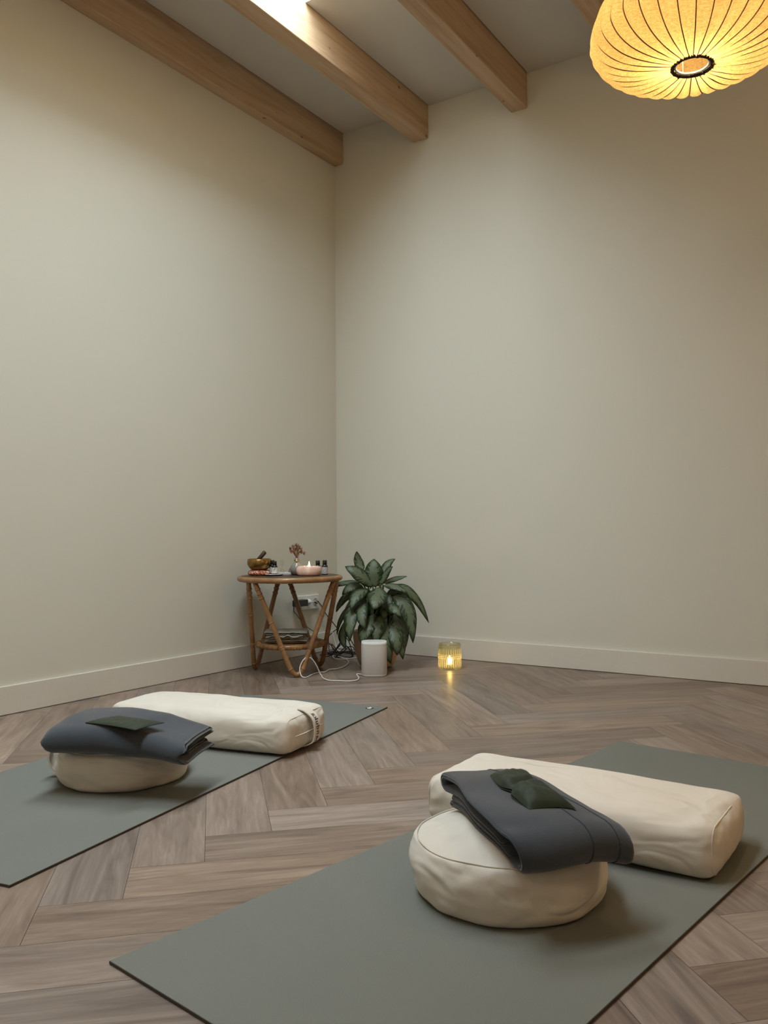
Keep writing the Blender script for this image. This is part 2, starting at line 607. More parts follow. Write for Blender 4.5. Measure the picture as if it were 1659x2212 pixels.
# ================================================================== room
RX, RY = 5.0, -6.5
SL = 0.0075
H0, HB = 3.054, 2.871


def struct(name, mb, mats, parent=None, **kw):
    o = mb.build(name, mats, parent, **kw)
    if parent is None: o['kind'] = 'structure'
    return o


def clip(poly, x0, x1, y0, y1):
    def cut(P, ins, inter):
        out = []
        for i in range(len(P)):
            a, b = P[i - 1], P[i]
            if ins(b):
                if not ins(a): out.append(inter(a, b))
                out.append(b)
            elif ins(a): out.append(inter(a, b))
        return out
    def mk(k, v, s):
        def inter(a, b):
            t = (v - a[k]) / (b[k] - a[k])
            return tuple(a[i] + (b[i] - a[i]) * t for i in range(4))
        return (lambda p: s * (p[k] - v) >= 0), inter
    for k, v, s in ((0, x0, 1), (0, x1, -1), (1, y0, 1), (1, y1, -1)):
        if not poly: return poly
        poly = cut(poly, *mk(k, v, s))
    return poly


def build_floor():
    q = math.sqrt(0.5)
    w, L, g = 0.15, 0.75, 0.0004
    verts, faces, uvs, cols = [], [], [], []
    rnd = random.Random(3)
    def plank(a0, a1, b0, b1, along_a):
        ru, rv, c1, c2 = rnd.uniform(0, 40), rnd.uniform(0, 40), rnd.random(), rnd.random()
        P = []
        for a, b in ((a0 + g, b0 + g), (a1 - g, b0 + g), (a1 - g, b1 - g), (a0 + g, b1 - g)):
            u, v = (a - a0, b - b0) if along_a else (b - b0, a - a0)
            P.append((q * (a + b), q * (a - b), u + ru, v + rv))
        P = clip(P, 0.0, RX, RY, 0.0)
        if len(P) < 3: return
        base = len(verts)
        for p in P:
            verts.append((p[0], p[1], 0.0)); uvs.append((p[2], p[3])); cols.append((c1, c2, 0, 1))
        faces.append(tuple(range(base, base + len(P)))[::-1])
    for col in range(-5, 6):
        for k in range(-60, 60):
            X = 1.69 + col * L * math.sqrt(2)
            Y = -1.039 - 0.21213 * k
            if not -8 < Y < 2: continue
            aP, bP = q * (X + Y), q * (X - Y)
            plank(aP - w, aP - w + L, bP, bP + w, True)
            plank(aP - w, aP, bP - L, bP, False)
    base = len(verts)
    verts.extend([(0, RY, -0.002), (RX, RY, -0.002), (RX, 0, -0.002), (0, 0, -0.002)])
    uvs.extend([(0, 0)] * 4); cols.extend([(0, 0, 0, 1)] * 4)
    faces.append((base, base + 1, base + 2, base + 3))
    for x0, x1, y0, y1, z0, z1 in ((-.1, RX + .1, RY - .1, .1, -.1, -.002),):
        b = len(verts)
        verts.extend([(x0, y0, z0), (x1, y0, z0), (x1, y1, z0), (x0, y1, z0)])
        uvs.extend([(0, 0)] * 4); cols.extend([(0, 0, 0, 1)] * 4)
        faces.append((b, b + 3, b + 2, b + 1))
    me = bpy.data.meshes.new('floor')
    me.from_pydata(verts, [], faces)
    me.materials.append(M['floor']); me.materials.append(M['dark'])
    me.polygons[len(faces) - 2].material_index = 1
    me.polygons[len(faces) - 1].material_index = 1
    uvl = me.uv_layers.new(name='UVMap')
    ca = me.color_attributes.new('plank', 'FLOAT_COLOR', 'POINT')
    for i, c in enumerate(cols): ca.data[i].color = c
    for lp in me.loops: uvl.data[lp.index].uv = uvs[lp.vertex_index]
    me.update()
    # planks face up
    o = bpy.data.objects.new('floor', me); COL.objects.link(o)
    o['kind'] = 'structure'


build_floor()

b = MB(); b.box(-.1, 0, RY, .1, -.1, 3.35); struct('wall_left', b, M['wall'], smooth=False)
b = MB(); b.box(0, RX + .1, 0, .1, -.1, 3.35); struct('wall_right', b, M['wall'], smooth=False)
b = MB(); b.box(RX, RX + .1, RY, 0, -.1, 3.35); struct('wall_east', b, M['wall'], smooth=False)
b = MB(); b.box(-.1, RX + .1, RY - .1, RY, -.1, 3.35); struct('wall_rear', b, M['wall'], smooth=False)

# baseboards
T = 0.012
for nm, box in (('baseboard_left', (0, T, RY, 0)), ('baseboard_right', (T, RX, -T, 0))):
    b = MB(); b.box(*box, 0.0015, 0.110); struct(nm, b, M['trim'], smooth=False, bevel=0.0022)

BEAMS = [(0.0, 0.064), (0.555, 0.652), (1.154, 1.244), (1.753, 1.848), (2.352, 2.448), (2.951, 3.047), (3.550, 3.646), (4.149, 4.245), (4.748, 4.844)]


def slabs(b, x0, x1, y0, y1, z0, z1, mi=0):
    """box following the slight roof slope"""
    v = []
    for z in (z0, z1):
        for x, y in ((x0, y0), (x1, y0), (x1, y1), (x0, y1)):
            v.append((x, y, z - SL * y))
    b.add(v, [(0, 3, 2, 1), (4, 5, 6, 7), (0, 1, 5, 4), (1, 2, 6, 5), (2, 3, 7, 6), (3, 0, 4, 7)], mi)


b = MB()
xs = BEAMS + [(RX, RX)]
for i in range(len(xs) - 1):
    x0, x1 = xs[i][1] + 0.004, xs[i + 1][0]
    sk = [q for q in SKYLIGHTS if x0 - .01 < q[0] < x1]
    cuts = [0.0]
    for q in sk: cuts += [q[2], q[3]]
    cuts.append(RY)
    for k in range(0, len(cuts), 2):
        slabs(b, x0, x1, cuts[k + 1], cuts[k], H0, H0 + .02)
    # roof deck above, open over the skylights
    dx0, dx1 = (x0 - .05 if i else 0), min(RX, x1 + .046)
    for k in range(0, len(cuts), 2):
        ya = cuts[k] - (.02 if k else 0); yb = cuts[k + 1] + (.02 if k + 2 < len(cuts) else 0)
        slabs(b, dx0, dx1, yb, ya, H0 + .03, H0 + .16, 1)
struct('ceiling', b, [M['ceil'], M['dark']], smooth=False)

for n_, (x0, x1, y0, y1) in enumerate(SKYLIGHTS):
    w1 = MB()
    zz = H0 - SL * y0
    up = 3.215 + (0.0 if n_ == 0 else .018)
    for box in ((x0 - .024, x0, y1 - .02, y0 + .02), (x1, x1 + .024, y1 - .02, y0 + .02), (x0, x1, y0, y0 + .02), (x0, x1, y1 - .02, y1)):
        w1.box(*box, zz + .026, up)
    win = struct('window_%d' % (n_ + 1), w1, M['trim'], smooth=False)
    g = MB(); g.box(x0, x1, y1, y0, up - .035, up - .029); g.build('pane', M['glass'], win, smooth=False)

beam_labels = ['spruce ceiling beam flush against the left wall', 'spruce ceiling beam lit by the skylight, second from the left wall',
               'spruce ceiling beam between the skylight and the pendant lamp, third from the left wall',
               'spruce ceiling beam partly hidden behind the pendant lamp shade']
for i, (x0, x1) in enumerate(BEAMS):
    b = MB()
    v = []
    slabs(b, x0 + (0.0005 if i == 0 else 0), x1, RY + .001, -.0005, HB, H0 + .025)
    o = b.build('ceiling_beam', M['beam'], smooth=False, bevel=0.004)
    tag(o, beam_labels[i] if i < 4 else 'spruce ceiling beam to the right of the pendant lamp, above the camera', 'beam', 'spruce ceiling beams')

# ================================================================== yoga mats
def rect_mat(name, label, corner, ang, sx, sy, L, W):
    """corner = world xy; ang = direction of the long side; W side goes perpendicular (sy sign)"""
    t = thing(name, label, 'yoga mat', (corner[0], corner[1], 0), ang, 'sage green yoga mats')
    b = MB(); b.box(0, L, min(0, sy * W), max(0, sy * W), 0.0005, 0.0060, 0)
    o = b.build('mat_surface', [M['mat_top']], t, smooth=False, bevel=0.0008)
    e = MB()
    y0, y1 = sorted((0, sy * W)); h0, h1, k = 0.0008, 0.0052, 0.0006
    e.box(-k, L + k, y0 - k, y0, h0, h1); e.box(-k, L + k, y1, y1 + k, h0, h1)
    e.box(-k, 0, y0, y1, h0, h1); e.box(L, L + k, y0, y1, h0, h1)
    e.build('mat_edge', M['matside'], t, smooth=False)
    return t


near_ang = math.atan2(-1.310 + 3.118, 2.111 - 1.867)
rect_mat('yoga_mat', 'sage green yoga mat in the foreground, its dark edge nearest the camera', (1.867, -3.118), near_ang, 1, -1, 1.825, 0.66)
left_ang = math.atan2(-0.987, 0.159)
lm = rect_mat('yoga_mat', 'sage green yoga mat on the left with a small round logo at its far corner', (1.177, -1.257), left_ang, 1, -1, 1.80, 0.66)
# round logo in the far corner of the left mat
b = MB(); b.lathe([(0.0105, 0.0061), (0.0165, 0.0064), (0.0165, 0.0060)], 24, (0.052, -0.052, 0), cap0=False, cap1=False)
b.lathe([(0.0001, 0.00635), (0.0168, 0.00635)], 24, (0.052, -0.052, 0), cap0=False, cap1=False)
lg = b.build('logo', M['ink'], lm)
b = MB()
sq = smooth_path([(-.011, -.004, 0), (-.006, .006, 0), (0, -.001, 0), (.005, .007, 0), (.009, 0, 0), (.004, -.007, 0), (-.003, -.006, 0)], 5)
b.tube([(0.052 + p.x, -0.052 + p.y, 0.0067) for p in sq], 0.0018, 6)
b.tube([(0.052 - .004, -0.052 + .001, 0.0067), (0.052 + .003, -0.052 + .003, 0.0067)], 0.0032, 6)
b.build('logo_figure', M['white'], lg)


# ================================================================== bolsters
def rounded_box(L, W, H, r, puff, seed, n=(44, 22, 12), wr=0.0042, endw=0.002):
    """soft filled box standing on z = 0, centred in x, y"""
    b = MB()
    hx, hy, hz = L / 2, W / 2, H / 2
    cache = {}
    def vert(x, y, z):
        key = (round(x, 5), round(y, 5), round(z, 5))
        if key in cache: return cache[key]
        rz_ = min(r, hz * .98)
        ix, iy, iz = max(-hx + r, min(hx - r, x)), max(-hy + r, min(hy - r, y)), max(-hz + rz_, min(hz - rz_, z))
        d = Vector(((x - ix) / r, (y - iy) / r, (z - iz) / rz_))
        if d.length > 1e-6:
            m = max(abs(d.x), abs(d.y), abs(d.z))
            # squircle corners
            dn = d.normalized()
            k = 0.82
            d = dn * (k + (1 - k) * (d.length / m if m else 1)) if d.length > 0 else d
            p = Vector((ix + d.x * r, iy + d.y * r, iz + d.z * rz_))
        else:
            p = Vector((x, y, z))
        u, v, w_ = x / hx, y / hy, z / hz
        # puffed faces
        p.x += puff * 0.7 * u * (1 - v * v) * (1 - w_ * w_) * abs(u) ** 3
        p.y += puff * v * abs(v) ** 3 * (1 - u ** 4) * (1 - w_ * w_)
        if w_ > 0: p.z += puff * w_ ** 3 * (1 - u ** 4) * (1 - v * v) * 0.9
        # wrinkles
        nz = noise.noise(Vector((x * 5 + seed, y * 9, z * 16))) * wr
        nz += noise.noise(Vector((x * 14 + seed, y * 20 + 3, z * 34))) * wr * 0.45
        ed = abs(u) ** 6
        nz += (noise.noise(Vector((x * 26, y * 44 + seed, z * 60)))) * (wr * 0.5 + endw) * ed
        nn = Vector((x / hx / hx, y / hy / hy, z / hz / hz)).normalized()
        p += nn * nz
        p.z = max(-hz + 0.0004, p.z)
        q = (p.x, p.y, p.z + hz)
        b.v.append(q)
        cache[key] = len(b.v) - 1
        return cache[key]
    def face(fn, na, nb, flip):
        for i in range(na):
            for j in range(nb):
                q = [fn(i / na, j / nb), fn((i + 1) / na, j / nb), fn((i + 1) / na, (j + 1) / nb), fn(i / na, (j + 1) / nb)]
                ids = [vert(*p) for p in q]
                b.f.append(tuple(ids[::-1] if flip else ids)); b.m.append(0)
    L2 = lambda t, h: -h + 2 * h * t
    nx, ny, nz_ = n
    face(lambda s, t: (L2(s, hx), L2(t, hy), hz), nx, ny, False)
    face(lambda s, t: (L2(s, hx), L2(t, hy), -hz), nx, ny, True)
    face(lambda s, t: (L2(s, hx), -hy, L2(t, hz)), nx, nz_, False)
    face(lambda s, t: (L2(s, hx), hy, L2(t, hz)), nx, nz_, True)
    face(lambda s, t: (hx, L2(s, hy), L2(t, hz)), ny, nz_, False)
    face(lambda s, t: (-hx, L2(s, hy), L2(t, hz)), ny, nz_, True)
    return b


def end_seam(L, W, H, x, s, inset=0.004, r=0.05):
    """closed piping loop round an end panel"""
    pts = []
    hy, hz = W / 2 - inset, H / 2 - inset
    for k in range(56):
        a = 2 * PI * k / 56
        ca, sa = math.cos(a), math.sin(a)
        e = 0.42
        y = hy * math.copysign(abs(ca) ** e, ca); z = hz * math.copysign(abs(sa) ** e, sa)
        pts.append((x, y, z + H / 2))
    return pts


def bolster(name, label, loc, rz, L, W, H, seed):
    t = thing(name, label, 'bolster', loc, rz, 'long cotton bolsters')
    b = rounded_box(L, W, H, 0.038, 0.010, seed)
    body = b.build('cover', M['cotton'], t, subsurf=1)
    return t, body


MATZ = 0.0064
nbt, nb_body = bolster('bolster', 'long cream cotton bolster lying behind the round cushion on the foreground mat', (2.294, -2.169, MATZ), -0.008, 0.652, 0.282, 0.112, 1.7)
lbt, lb_body = bolster('bolster', 'long cream cotton bolster with a lettered carrying strap on its end, on the left mat', (0.973, -1.975, MATZ), 0.194, 0.680, 0.276, 0.118, 9.2)


def project_seam(body_mb, pts):
    return pts


def seam_on(parent, L, W, H, sgn, name='seam'):
    """thin stitched ridge where the end panel meets the cover"""
    b = MB()
    r = 0.030
    hx, hy, hz = L / 2, W / 2, H / 2
    ring = []
    n = 96
    # walk a rounded rectangle, on the 45 degree line of the rounded end edge
    k = 0.038 * (1 - 0.72) 
    for i in range(n):
        a = 2 * PI * i / n
        ca, sa = math.cos(a), math.sin(a)
        m = max(abs(ca) / 1.0, abs(sa) / 1.0)
        y, z = ca / m * hy, sa / m * hz
        R = 0.038
        iy, iz = max(-hy + R, min(hy - R, y)), max(-hz + R, min(hz - R, z))
        d = Vector((0, (y - iy), (z - iz)))
        d = d.normalized() if d.length > 0 else Vector((0, ca, sa)).normalized()
        rr = R * 0.74
        p = Vector((sgn * (hx - R + rr), iy + d.y * rr, iz + d.z * rr))
        ring.append((p.x, p.y, p.z + hz))
    b.tube(ring, 0.0016, 6, closed=True)
    return b.build(name, M['seam'], parent)


# strap with lettering on the right end of the left bolster
def strap():
    L, H = 0.680, 0.118
    P, wd = [], 0.042
    path = smooth_path([(L / 2 - 0.030, 0, H + 0.004), (L / 2 - 0.004, 0, H - 0.002), (L / 2 + 0.022, 0, H * 0.80), (L / 2 + 0.030, 0, H * 0.50),
                        (L / 2 + 0.024, 0, H * 0.22), (L / 2 + 0.004, 0, 0.012), (L / 2 - 0.014, 0, 0.006)], 6)
    y0 = 0.004
    n = len(path)
    t = []
    for i in range(n):
        a, c_ = path[max(0, i - 1)], path[min(n - 1, i + 1)]
        t.append((c_ - a).normalized())
    b = MB()
    for side in (0, 1):
        G = []
        for i in range(n):
            nrm = Vector((t[i].z * -1, 0, t[i].x))
            if nrm.x < 0 and i > 2: nrm = -nrm
            nrm = Vector((-t[i].z, 0, t[i].x))
            off = nrm * (0.0016 if side == 0 else -0.0016)
            G.append([path[i] + off + Vector((0, y0 + s * wd / 2, 0)) for s in (-1, -.9, 0, .9, 1)])
        b.grid(G, n, 5, flip=(side == 1))
        if side == 0: G0 = G
        else: G1 = G
    for j in (0, 4):
        b.grid([[G0[i][j], G1[i][j]] for i in range(n)], n, 2, flip=(j == 0))
    st = b.build('strap', M['seam'], lbt)
    # lettering follows the strap
    word = 'manduka'
    fc = bpy.data.curves.new('lettering_curve', 'FONT')
    fc.size = 0.031
    fc.extrude = 0.0002
    fc.offset = 0.0004
    b = MB()
    # arc lengths
    S = [0]
    for i in range(1, n): S.append(S[-1] + (path[i] - path[i - 1]).length)
    def at(s):
        for i in range(1, n):
            if S[i] >= s:
                f = (s - S[i - 1]) / (S[i] - S[i - 1])
                return path[i - 1].lerp(path[i], f), t[i]
        return path[-1], t[-1]
    adv = {'m': 0.0250, 'a': 0.0168, 'n': 0.0172, 'd': 0.0178, 'u': 0.0172, 'k': 0.0165}
    total = sum(adv[c_] for c_ in word)
    k = 0.108 / total
    s_ = 0.040 + 0.108          # 'm' sits lowest, the word climbs the strap
    for ch in word:
        fc.body = ch
        ob = bpy.data.objects.new('tmp', fc)
        COL.objects.link(ob)
        bpy.context.view_layer.update()
        me = ob.to_mesh()
        vs = [v.co.copy() for v in me.vertices]; fs = [tuple(p.vertices) for p in me.polygons]
        ob.to_mesh_clear()
        bpy.data.objects.remove(ob)
        verts = []
        for v in vs:
            pos, tt = at(s_ - v.x * k)
            nrm = Vector((-tt.z, 0, tt.x))
            verts.append(pos + nrm * (0.0019 + v.z) + Vector((0, y0 - 0.008 + v.y, 0)))
        b.add(verts, fs)
        s_ -= adv[ch] * k
    b.build('lettering', M['ink'], st, smooth=False)
    bpy.data.curves.remove(fc)


strap()
for tt, L, W, H in ((nbt, 0.652, 0.282, 0.112), (lbt, 0.680, 0.276, 0.118)):
    for sg in (-1, 1):
        seam_on(tt, L, W, H, sg)
# zip flap line across the end panel of the left bolster
b = MB(); b.tube(smooth_path([(0.3415, -.095, 0.055), (0.3490, -.045, 0.056), (0.3505, 0, 0.057), (0.3490, .05, 0.057), (0.3415, .10, 0.056)], 5), 0.0020, 6); b.build('zipper', M['seam'], lbt)


# ================================================================== round cushions
def zafu(name, label, loc, rz, R, H, seed, handle, squash_side=0.0):
    t = thing(name, label, 'cushion', loc, rz, 'round meditation cushions')
    prof = []
    # bottom centre -> side -> top centre
    for k in range(12): prof.append((0.001 + (R * 0.84) * k / 12, 0.0))
    for k in range(25):
        a = -PI / 2 + PI * k / 24
        lo = 0.84 if a < 0 else 0.925
        rr = R * (lo + (1 - lo) * max(0, math.cos(a)) ** 0.75)
        prof.append((rr, H * 0.39 + H * 0.39 * math.sin(a)))
    zt = H * 0.78
    rt = R * 0.925
    for k in range(1, 15):
        f = k / 15
        prof.append((rt * (1 - f) + 0.0005, zt + H * 0.22 * (1 - (1 - f) ** 2.8)))
    def fn(r, z, a):
        x, y = r * math.cos(a), r * math.sin(a)
        s = min(1, z / (0.35 * H)) * (1 if r > R * .5 else .5)
        wv = noise.noise(Vector((math.cos(a) * 2.2 + seed, math.sin(a) * 2.2, z * 22))) * 0.006
        wv += noise.noise(Vector((math.cos(a) * 5.0 + seed, math.sin(a) * 5.0 + 4, z * 55 + a * 1.5))) * 0.0030
        k = 1 + wv / R * (1.0 if z < zt else 0.3)
        zz_ = z + (noise.noise(Vector((x * 9 + seed, y * 9, 1.3))) * 0.005 + noise.noise(Vector((x * 24, y * 24, seed))) * 0.002) * (z / H)
        zz_ *= 1 + squash_side * x / R
        return (x * k, y * k, max(0.0003, zz_))
    b = MB(); b.lathe(prof, 96, fn=fn)
    b.build('cover', M['cotton'], t)
    for nm, rr, z in (('seam', R * 0.932, zt + 0.0012), ('seam', R * 0.885, H * 0.06)):
        b = MB()
        b.tube([fn(rr, z, 2 * PI * k / 96) for k in range(96)], 0.0014, 6, closed=True)
        b.build(nm, M['seam'], t)
    if handle:
        b = MB()
        hp = smooth_path([(R * 0.84, .012, zt), (R * 1.04, .010, H * .74), (R * 1.13, .006, H * .48), (R * 1.09, .002, H * .22), (R * 0.99, 0, H * .10)], 6)
        G0, G1 = [], []
        for p in hp:
            G0.append([(p.x, p.y - .016, p.z), (p.x + .002, p.y, p.z), (p.x, p.y + .016, p.z)])
            G1.append([(p.x - .004, p.y - .016, p.z), (p.x - .002, p.y, p.z), (p.x - .004, p.y + .016, p.z)])
        n = len(hp)
        b.grid(G0, n, 3, flip=True); b.grid(G1, n, 3)
        for j in (0, 2): b.grid([[G0[i][j], G1[i][j]] for i in range(n)], n, 2, flip=(j == 2))
        b.build('carry_handle', M['seam'], t)
    return t


zafu('round_cushion', 'round cream meditation cushion in the foreground in front of the long bolster', (2.287, -2.531, MATZ), 0.6, 0.184, 0.132, 3.1, False)
zafu('round_cushion', 'round cream meditation cushion with a side carrying handle on the left mat', (1.057, -2.424, MATZ), PI + math.atan2(.551, .834) + 0.02, 0.182, 0.128, 8.4, True)


# ================================================================== folded blankets
def offset_poly(cl, th):
    """closed outline round an open centreline (s, z) with half thickness th(i)"""
    n = len(cl)
    A, B = [], []
    for i in range(n):
        a, c_ = cl[max(0, i - 1)], cl[min(n - 1, i + 1)]
        tx, tz = c_[0] - a[0], c_[1] - a[1]
        l = math.hypot(tx, tz) or 1
        nx, nz_ = -tz / l, tx / l
        A.append((cl[i][0] + nx * th, cl[i][1] + nz_ * th))
        B.append((cl[i][0] - nx * th, cl[i][1] - nz_ * th))
    a, c_ = cl[-2], cl[-1]
    l = math.hypot(c_[0] - a[0], c_[1] - a[1]); tip = (c_[0] + (c_[0] - a[0]) / l * th, c_[1] + (c_[1] - a[1]) / l * th)
    a, c_ = cl[1], cl[0]
    l = math.hypot(c_[0] - a[0], c_[1] - a[1]); tip0 = (c_[0] + (c_[0] - a[0]) / l * th, c_[1] + (c_[1] - a[1]) / l * th)
    return A + [tip] + B[::-1] + [tip0]


def path2(pts, n=6):
    return [(p.x, p.z) for p in smooth_path([(x, 0, z) for x, z in pts], n)]


def arcfold(s, z0, z1, side, n=8):
    """half circle from (s, z0) to (s, z1)"""
    r = (z1 - z0) / 2
    return [(s + side * abs(r) * math.sin(PI * k / n), (z0 + z1) / 2 - r * math.cos(PI * k / n)) for k in range(n + 1)]


def dense(pts, step=0.012):
    out = [pts[0]]
    for a, b_ in zip(pts, pts[1:]):
        l = math.hypot(b_[0] - a[0], b_[1] - a[1]); n = max(1, int(l / step))
        for k in range(1, n + 1): out.append((a[0] + (b_[0] - a[0]) * k / n, a[1] + (b_[1] - a[1]) * k / n))
    return out


def blanket(name, label, loc, rz, layers, th, W, warp, N=30, group=None, hems=()):
    """profile in (s, z), extruded over t in 0..W; warp(s, t, z) -> local xyz"""
    t = thing(name, label, 'blanket', loc, rz, group)
    for li, cl in enumerate(layers):
        b = MB()
        cl = dense(cl)
        rings = []
        ks = [0, .010, .03, .06] + [0.1 + 0.8 * k / N for k in range(N + 1)] + [.94, .97, .99, 1]
        tk = [.35, .8, .97, 1] + [1] * (N + 1) + [1, .97, .8, .35]
        for u, f in zip(ks, tk):
            o_ = offset_poly(cl, th * f)
            rings.append([warp(s, u * W, z) for s, z in o_])
        m = len(rings[0])
        base = len(b.v)
        for r_ in rings: b.v += [tuple(p) for p in r_]
        for i in range(len(rings) - 1):
            for k in range(m):
                l = (k + 1) % m
                b.f.append((base + i * m + k, base + i * m + l, base + (i + 1) * m + l, base + (i + 1) * m + k)); b.m.append(0)
        # end caps as ladders between both sides of the outline
        h = (m - 2) // 2
        for ring, fl in ((0, False), (len(rings) - 1, True)):
            o0 = base + ring * m
            for k in range(h - 1):
                q = (o0 + k, o0 + k + 1, o0 + m - 2 - k - 1, o0 + m - 2 - k)
                b.f.append(q[::-1] if fl else q); b.m.append(0)
            q = (o0 + h - 1, o0 + h, o0 + h + 1); b.f.append(q[::-1] if fl else q); b.m.append(0)
            q = (o0, o0 + m - 2, o0 + m - 1); b.f.append(q[::-1] if fl else q); b.m.append(0)
        b.build('fold_outer' if li == 0 else 'fold_inner', M['fleece'], t)
    for hu in hems:
        b = MB()
        cl = [p for p in dense(layers[0])]
        o_ = offset_poly(cl, th)
        A = o_[:len(cl)] if hems_side(o_, len(cl)) else o_[len(cl) + 1:-1]
        pts = [Vector(warp(s, hu * W, z)) for s, z in A]
        b.tube(pts, 0.0013, 6)
        b.build('hem', M['fleece_line'], t)
    return t


def hems_side(o_, n):
    zA = max(z for s, z in o_[:n]); zB = max(z for s, z in o_[n + 1:-1])
    return zA > zB

def drape(x, y, cx, cy, R=0.184):
    r = math.hypot(x - cx, y - cy)
    z = -0.012 * min(1, r / R) ** 2.2
    if r > R * 0.86: z -= (r - R * 0.86) * 0.12
    return z


def make_warp(loc, rz, zc, seedn, amp, extra):
    ca, sa = math.cos(rz), math.sin(rz)
    def warp(s, t, z):
        wx, wy = loc[0] + s * ca - t * sa, loc[1] + s * sa + t * ca
        dz = drape(wx, wy, *zc)
        n1 = noise.noise(Vector((s * 7 + seedn, t * 7, z * 6))) * amp
        n2 = noise.noise(Vector((s * 7, t * 7 + seedn, z * 9 + 5))) * amp
        ex, ey, ez = extra(s, t, z)
        return (s + n1 + ex, t + n2 * 1.2 + ey, z + dz + noise.noise(Vector((s * 10 + seedn, t * 10, 2))) * amp * 0.7 + ez)
    return warp


L = 0.375
lay = [[(0.035, .0095)] + arcfold(L - .032, .0095, .0640, 1) + arcfold(.026, .0640, .0375, -1) + [(L - .075, .0360)],
       [(0.050, .0235), (L - .060, .0225)]]
loc, rz = (2.110, -2.498, 0.133), -0.693
def ex_near(s, t, z):
    # the lower layers sit a little further in than the top one; far right corner sags
    k = (1 - z / 0.06) * 0.018 * max(0, 1 - t / 0.08)
    sag = -0.014 * max(0, (t - 0.14) / 0.1) ** 2 * (0.3 + 0.7 * s / L)
    lump = 0.006 * math.exp(-((s - .12) / .06) ** 2 - ((t - .02) / .05) ** 2)
    return (0.004 * math.sin(t * 22), k - t * 0.30 * max(0, 1 - s / (L * .8)) + 0.010 * math.sin(s * 14 + 1.0) * (z / .06), sag + lump)
blanket('folded_blanket', 'folded charcoal blue fleece blanket on the round cushion in the foreground', loc, rz, lay, 0.0072, 0.225,
        make_warp(loc, rz, (2.287, -2.531), 3.3, 0.006, ex_near), group='folded fleece blankets', hems=(0.62, 0.86))

L2_ = 0.182
lay = [[(-.004, .057)] + arcfold(L2_ - .027, .057, .0085, 1)[:] + [(0.0, .0085)],
       [(-.012, .0405)] + arcfold(L2_ - .060, .0405, .0245, 1)[:] + [(0.004, .0245)]]
loc2, rz2 = (0.962, -2.497, 0.133), -1.205
def ex_left(s, t, z):
    zc = .037
    ez = 0
    if t < .022:
        f = math.sqrt(max(0.02, 1 - (1 - t / .022) ** 2))
        ez = (zc - z) * (1 - f)
    ez += 0.010 * math.sin(t * 9.0 + .3) * (z / .064)
    end = max(0, (t - .30) / .09)
    lip = end * (0.014 * math.sin(z * 160))
    return (0.006 * math.sin(t * 15), lip * 0.8, ez)
blanket('folded_blanket', 'folded charcoal blue fleece blanket on the round cushion of the left mat', loc2, rz2, lay, 0.0064, 0.39,
        make_warp(loc2, rz2, (1.057, -2.424), 7.7, 0.006, ex_left), group='folded fleece blankets')


def eye_pillow(label, loc, rz, L, W, T, zf, pinch=0.0, bend=0.0, seed=0):
    t = thing('eye_pillow', label, 'pillow', loc, rz, 'dark green satin eye pillows')
    b = MB()
    nu, nv = 46, 20
    for side in (1, -1):
        G = []
        for i in range(nu):
            row = []
            u = -1 + 2 * i / (nu - 1)
            for j in range(nv):
                v = -1 + 2 * j / (nv - 1)
                e = (max(0, 1 - abs(u) ** 5) * max(0, 1 - abs(v) ** 3)) ** 0.55
                pk = pinch * math.exp(-((u - 0.02 + 0.15 * v) / 0.13) ** 2)
                x = u * L / 2 * (1 - 0.06 * (1 - v * v) )
                y = v * W / 2 * (1 - 0.10 * (1 - u * u)) * (1 - 0.35 * pk)
                y += bend * (u * u - 0.4)
                # slanted corners
                x += 0.12 * y * (1 if pinch else .4)
                h = T / 2 * e * (1 - 0.75 * pk) * (1 + 0.25 * noise.noise(Vector((u * 2.2 + seed, v * 1.6, 0))))
                h += noise.noise(Vector((u * 7 + seed, v * 5, side))) * 0.0018 * e
                z = side * h + zf(x, y) + (T * .4 if side > 0 else T * .30)
                row.append((x, y, z))
            G.append(row)
        b.grid(G, nu, nv, flip=(side < 0))
    # sewn rim
    rim = []
    G0 = G
    for i in range(nu): rim.append(G0[i][0])
    for j in range(1, nv): rim.append(G0[nu - 1][j])
    for i in range(nu - 2, -1, -1): rim.append(G0[i][nv - 1])
    for j in range(nv - 2, 0, -1): rim.append(G0[0][j])
    b.tube(rim, 0.0011, 5, closed=True)
    b.build('pillow_cover', M['satin'], t)
    return t


eye_pillow('dark green satin eye pillow pinched in the middle, on the blanket in the foreground', (2.329, -2.543, 0.196), -0.735, 0.205, 0.085, 0.036,
           lambda x, y: -1.0 * x * x - 0.4 * y * y, 0.9, 0.012, 2)
eye_pillow('flat dark green satin eye pillow on the blanket of the left mat', (1.204, -2.547, 0.194), 0.072, 0.18, 0.095, 0.012,
           lambda x, y: -0.35 * x * x, 0.0, 0.006, 6)


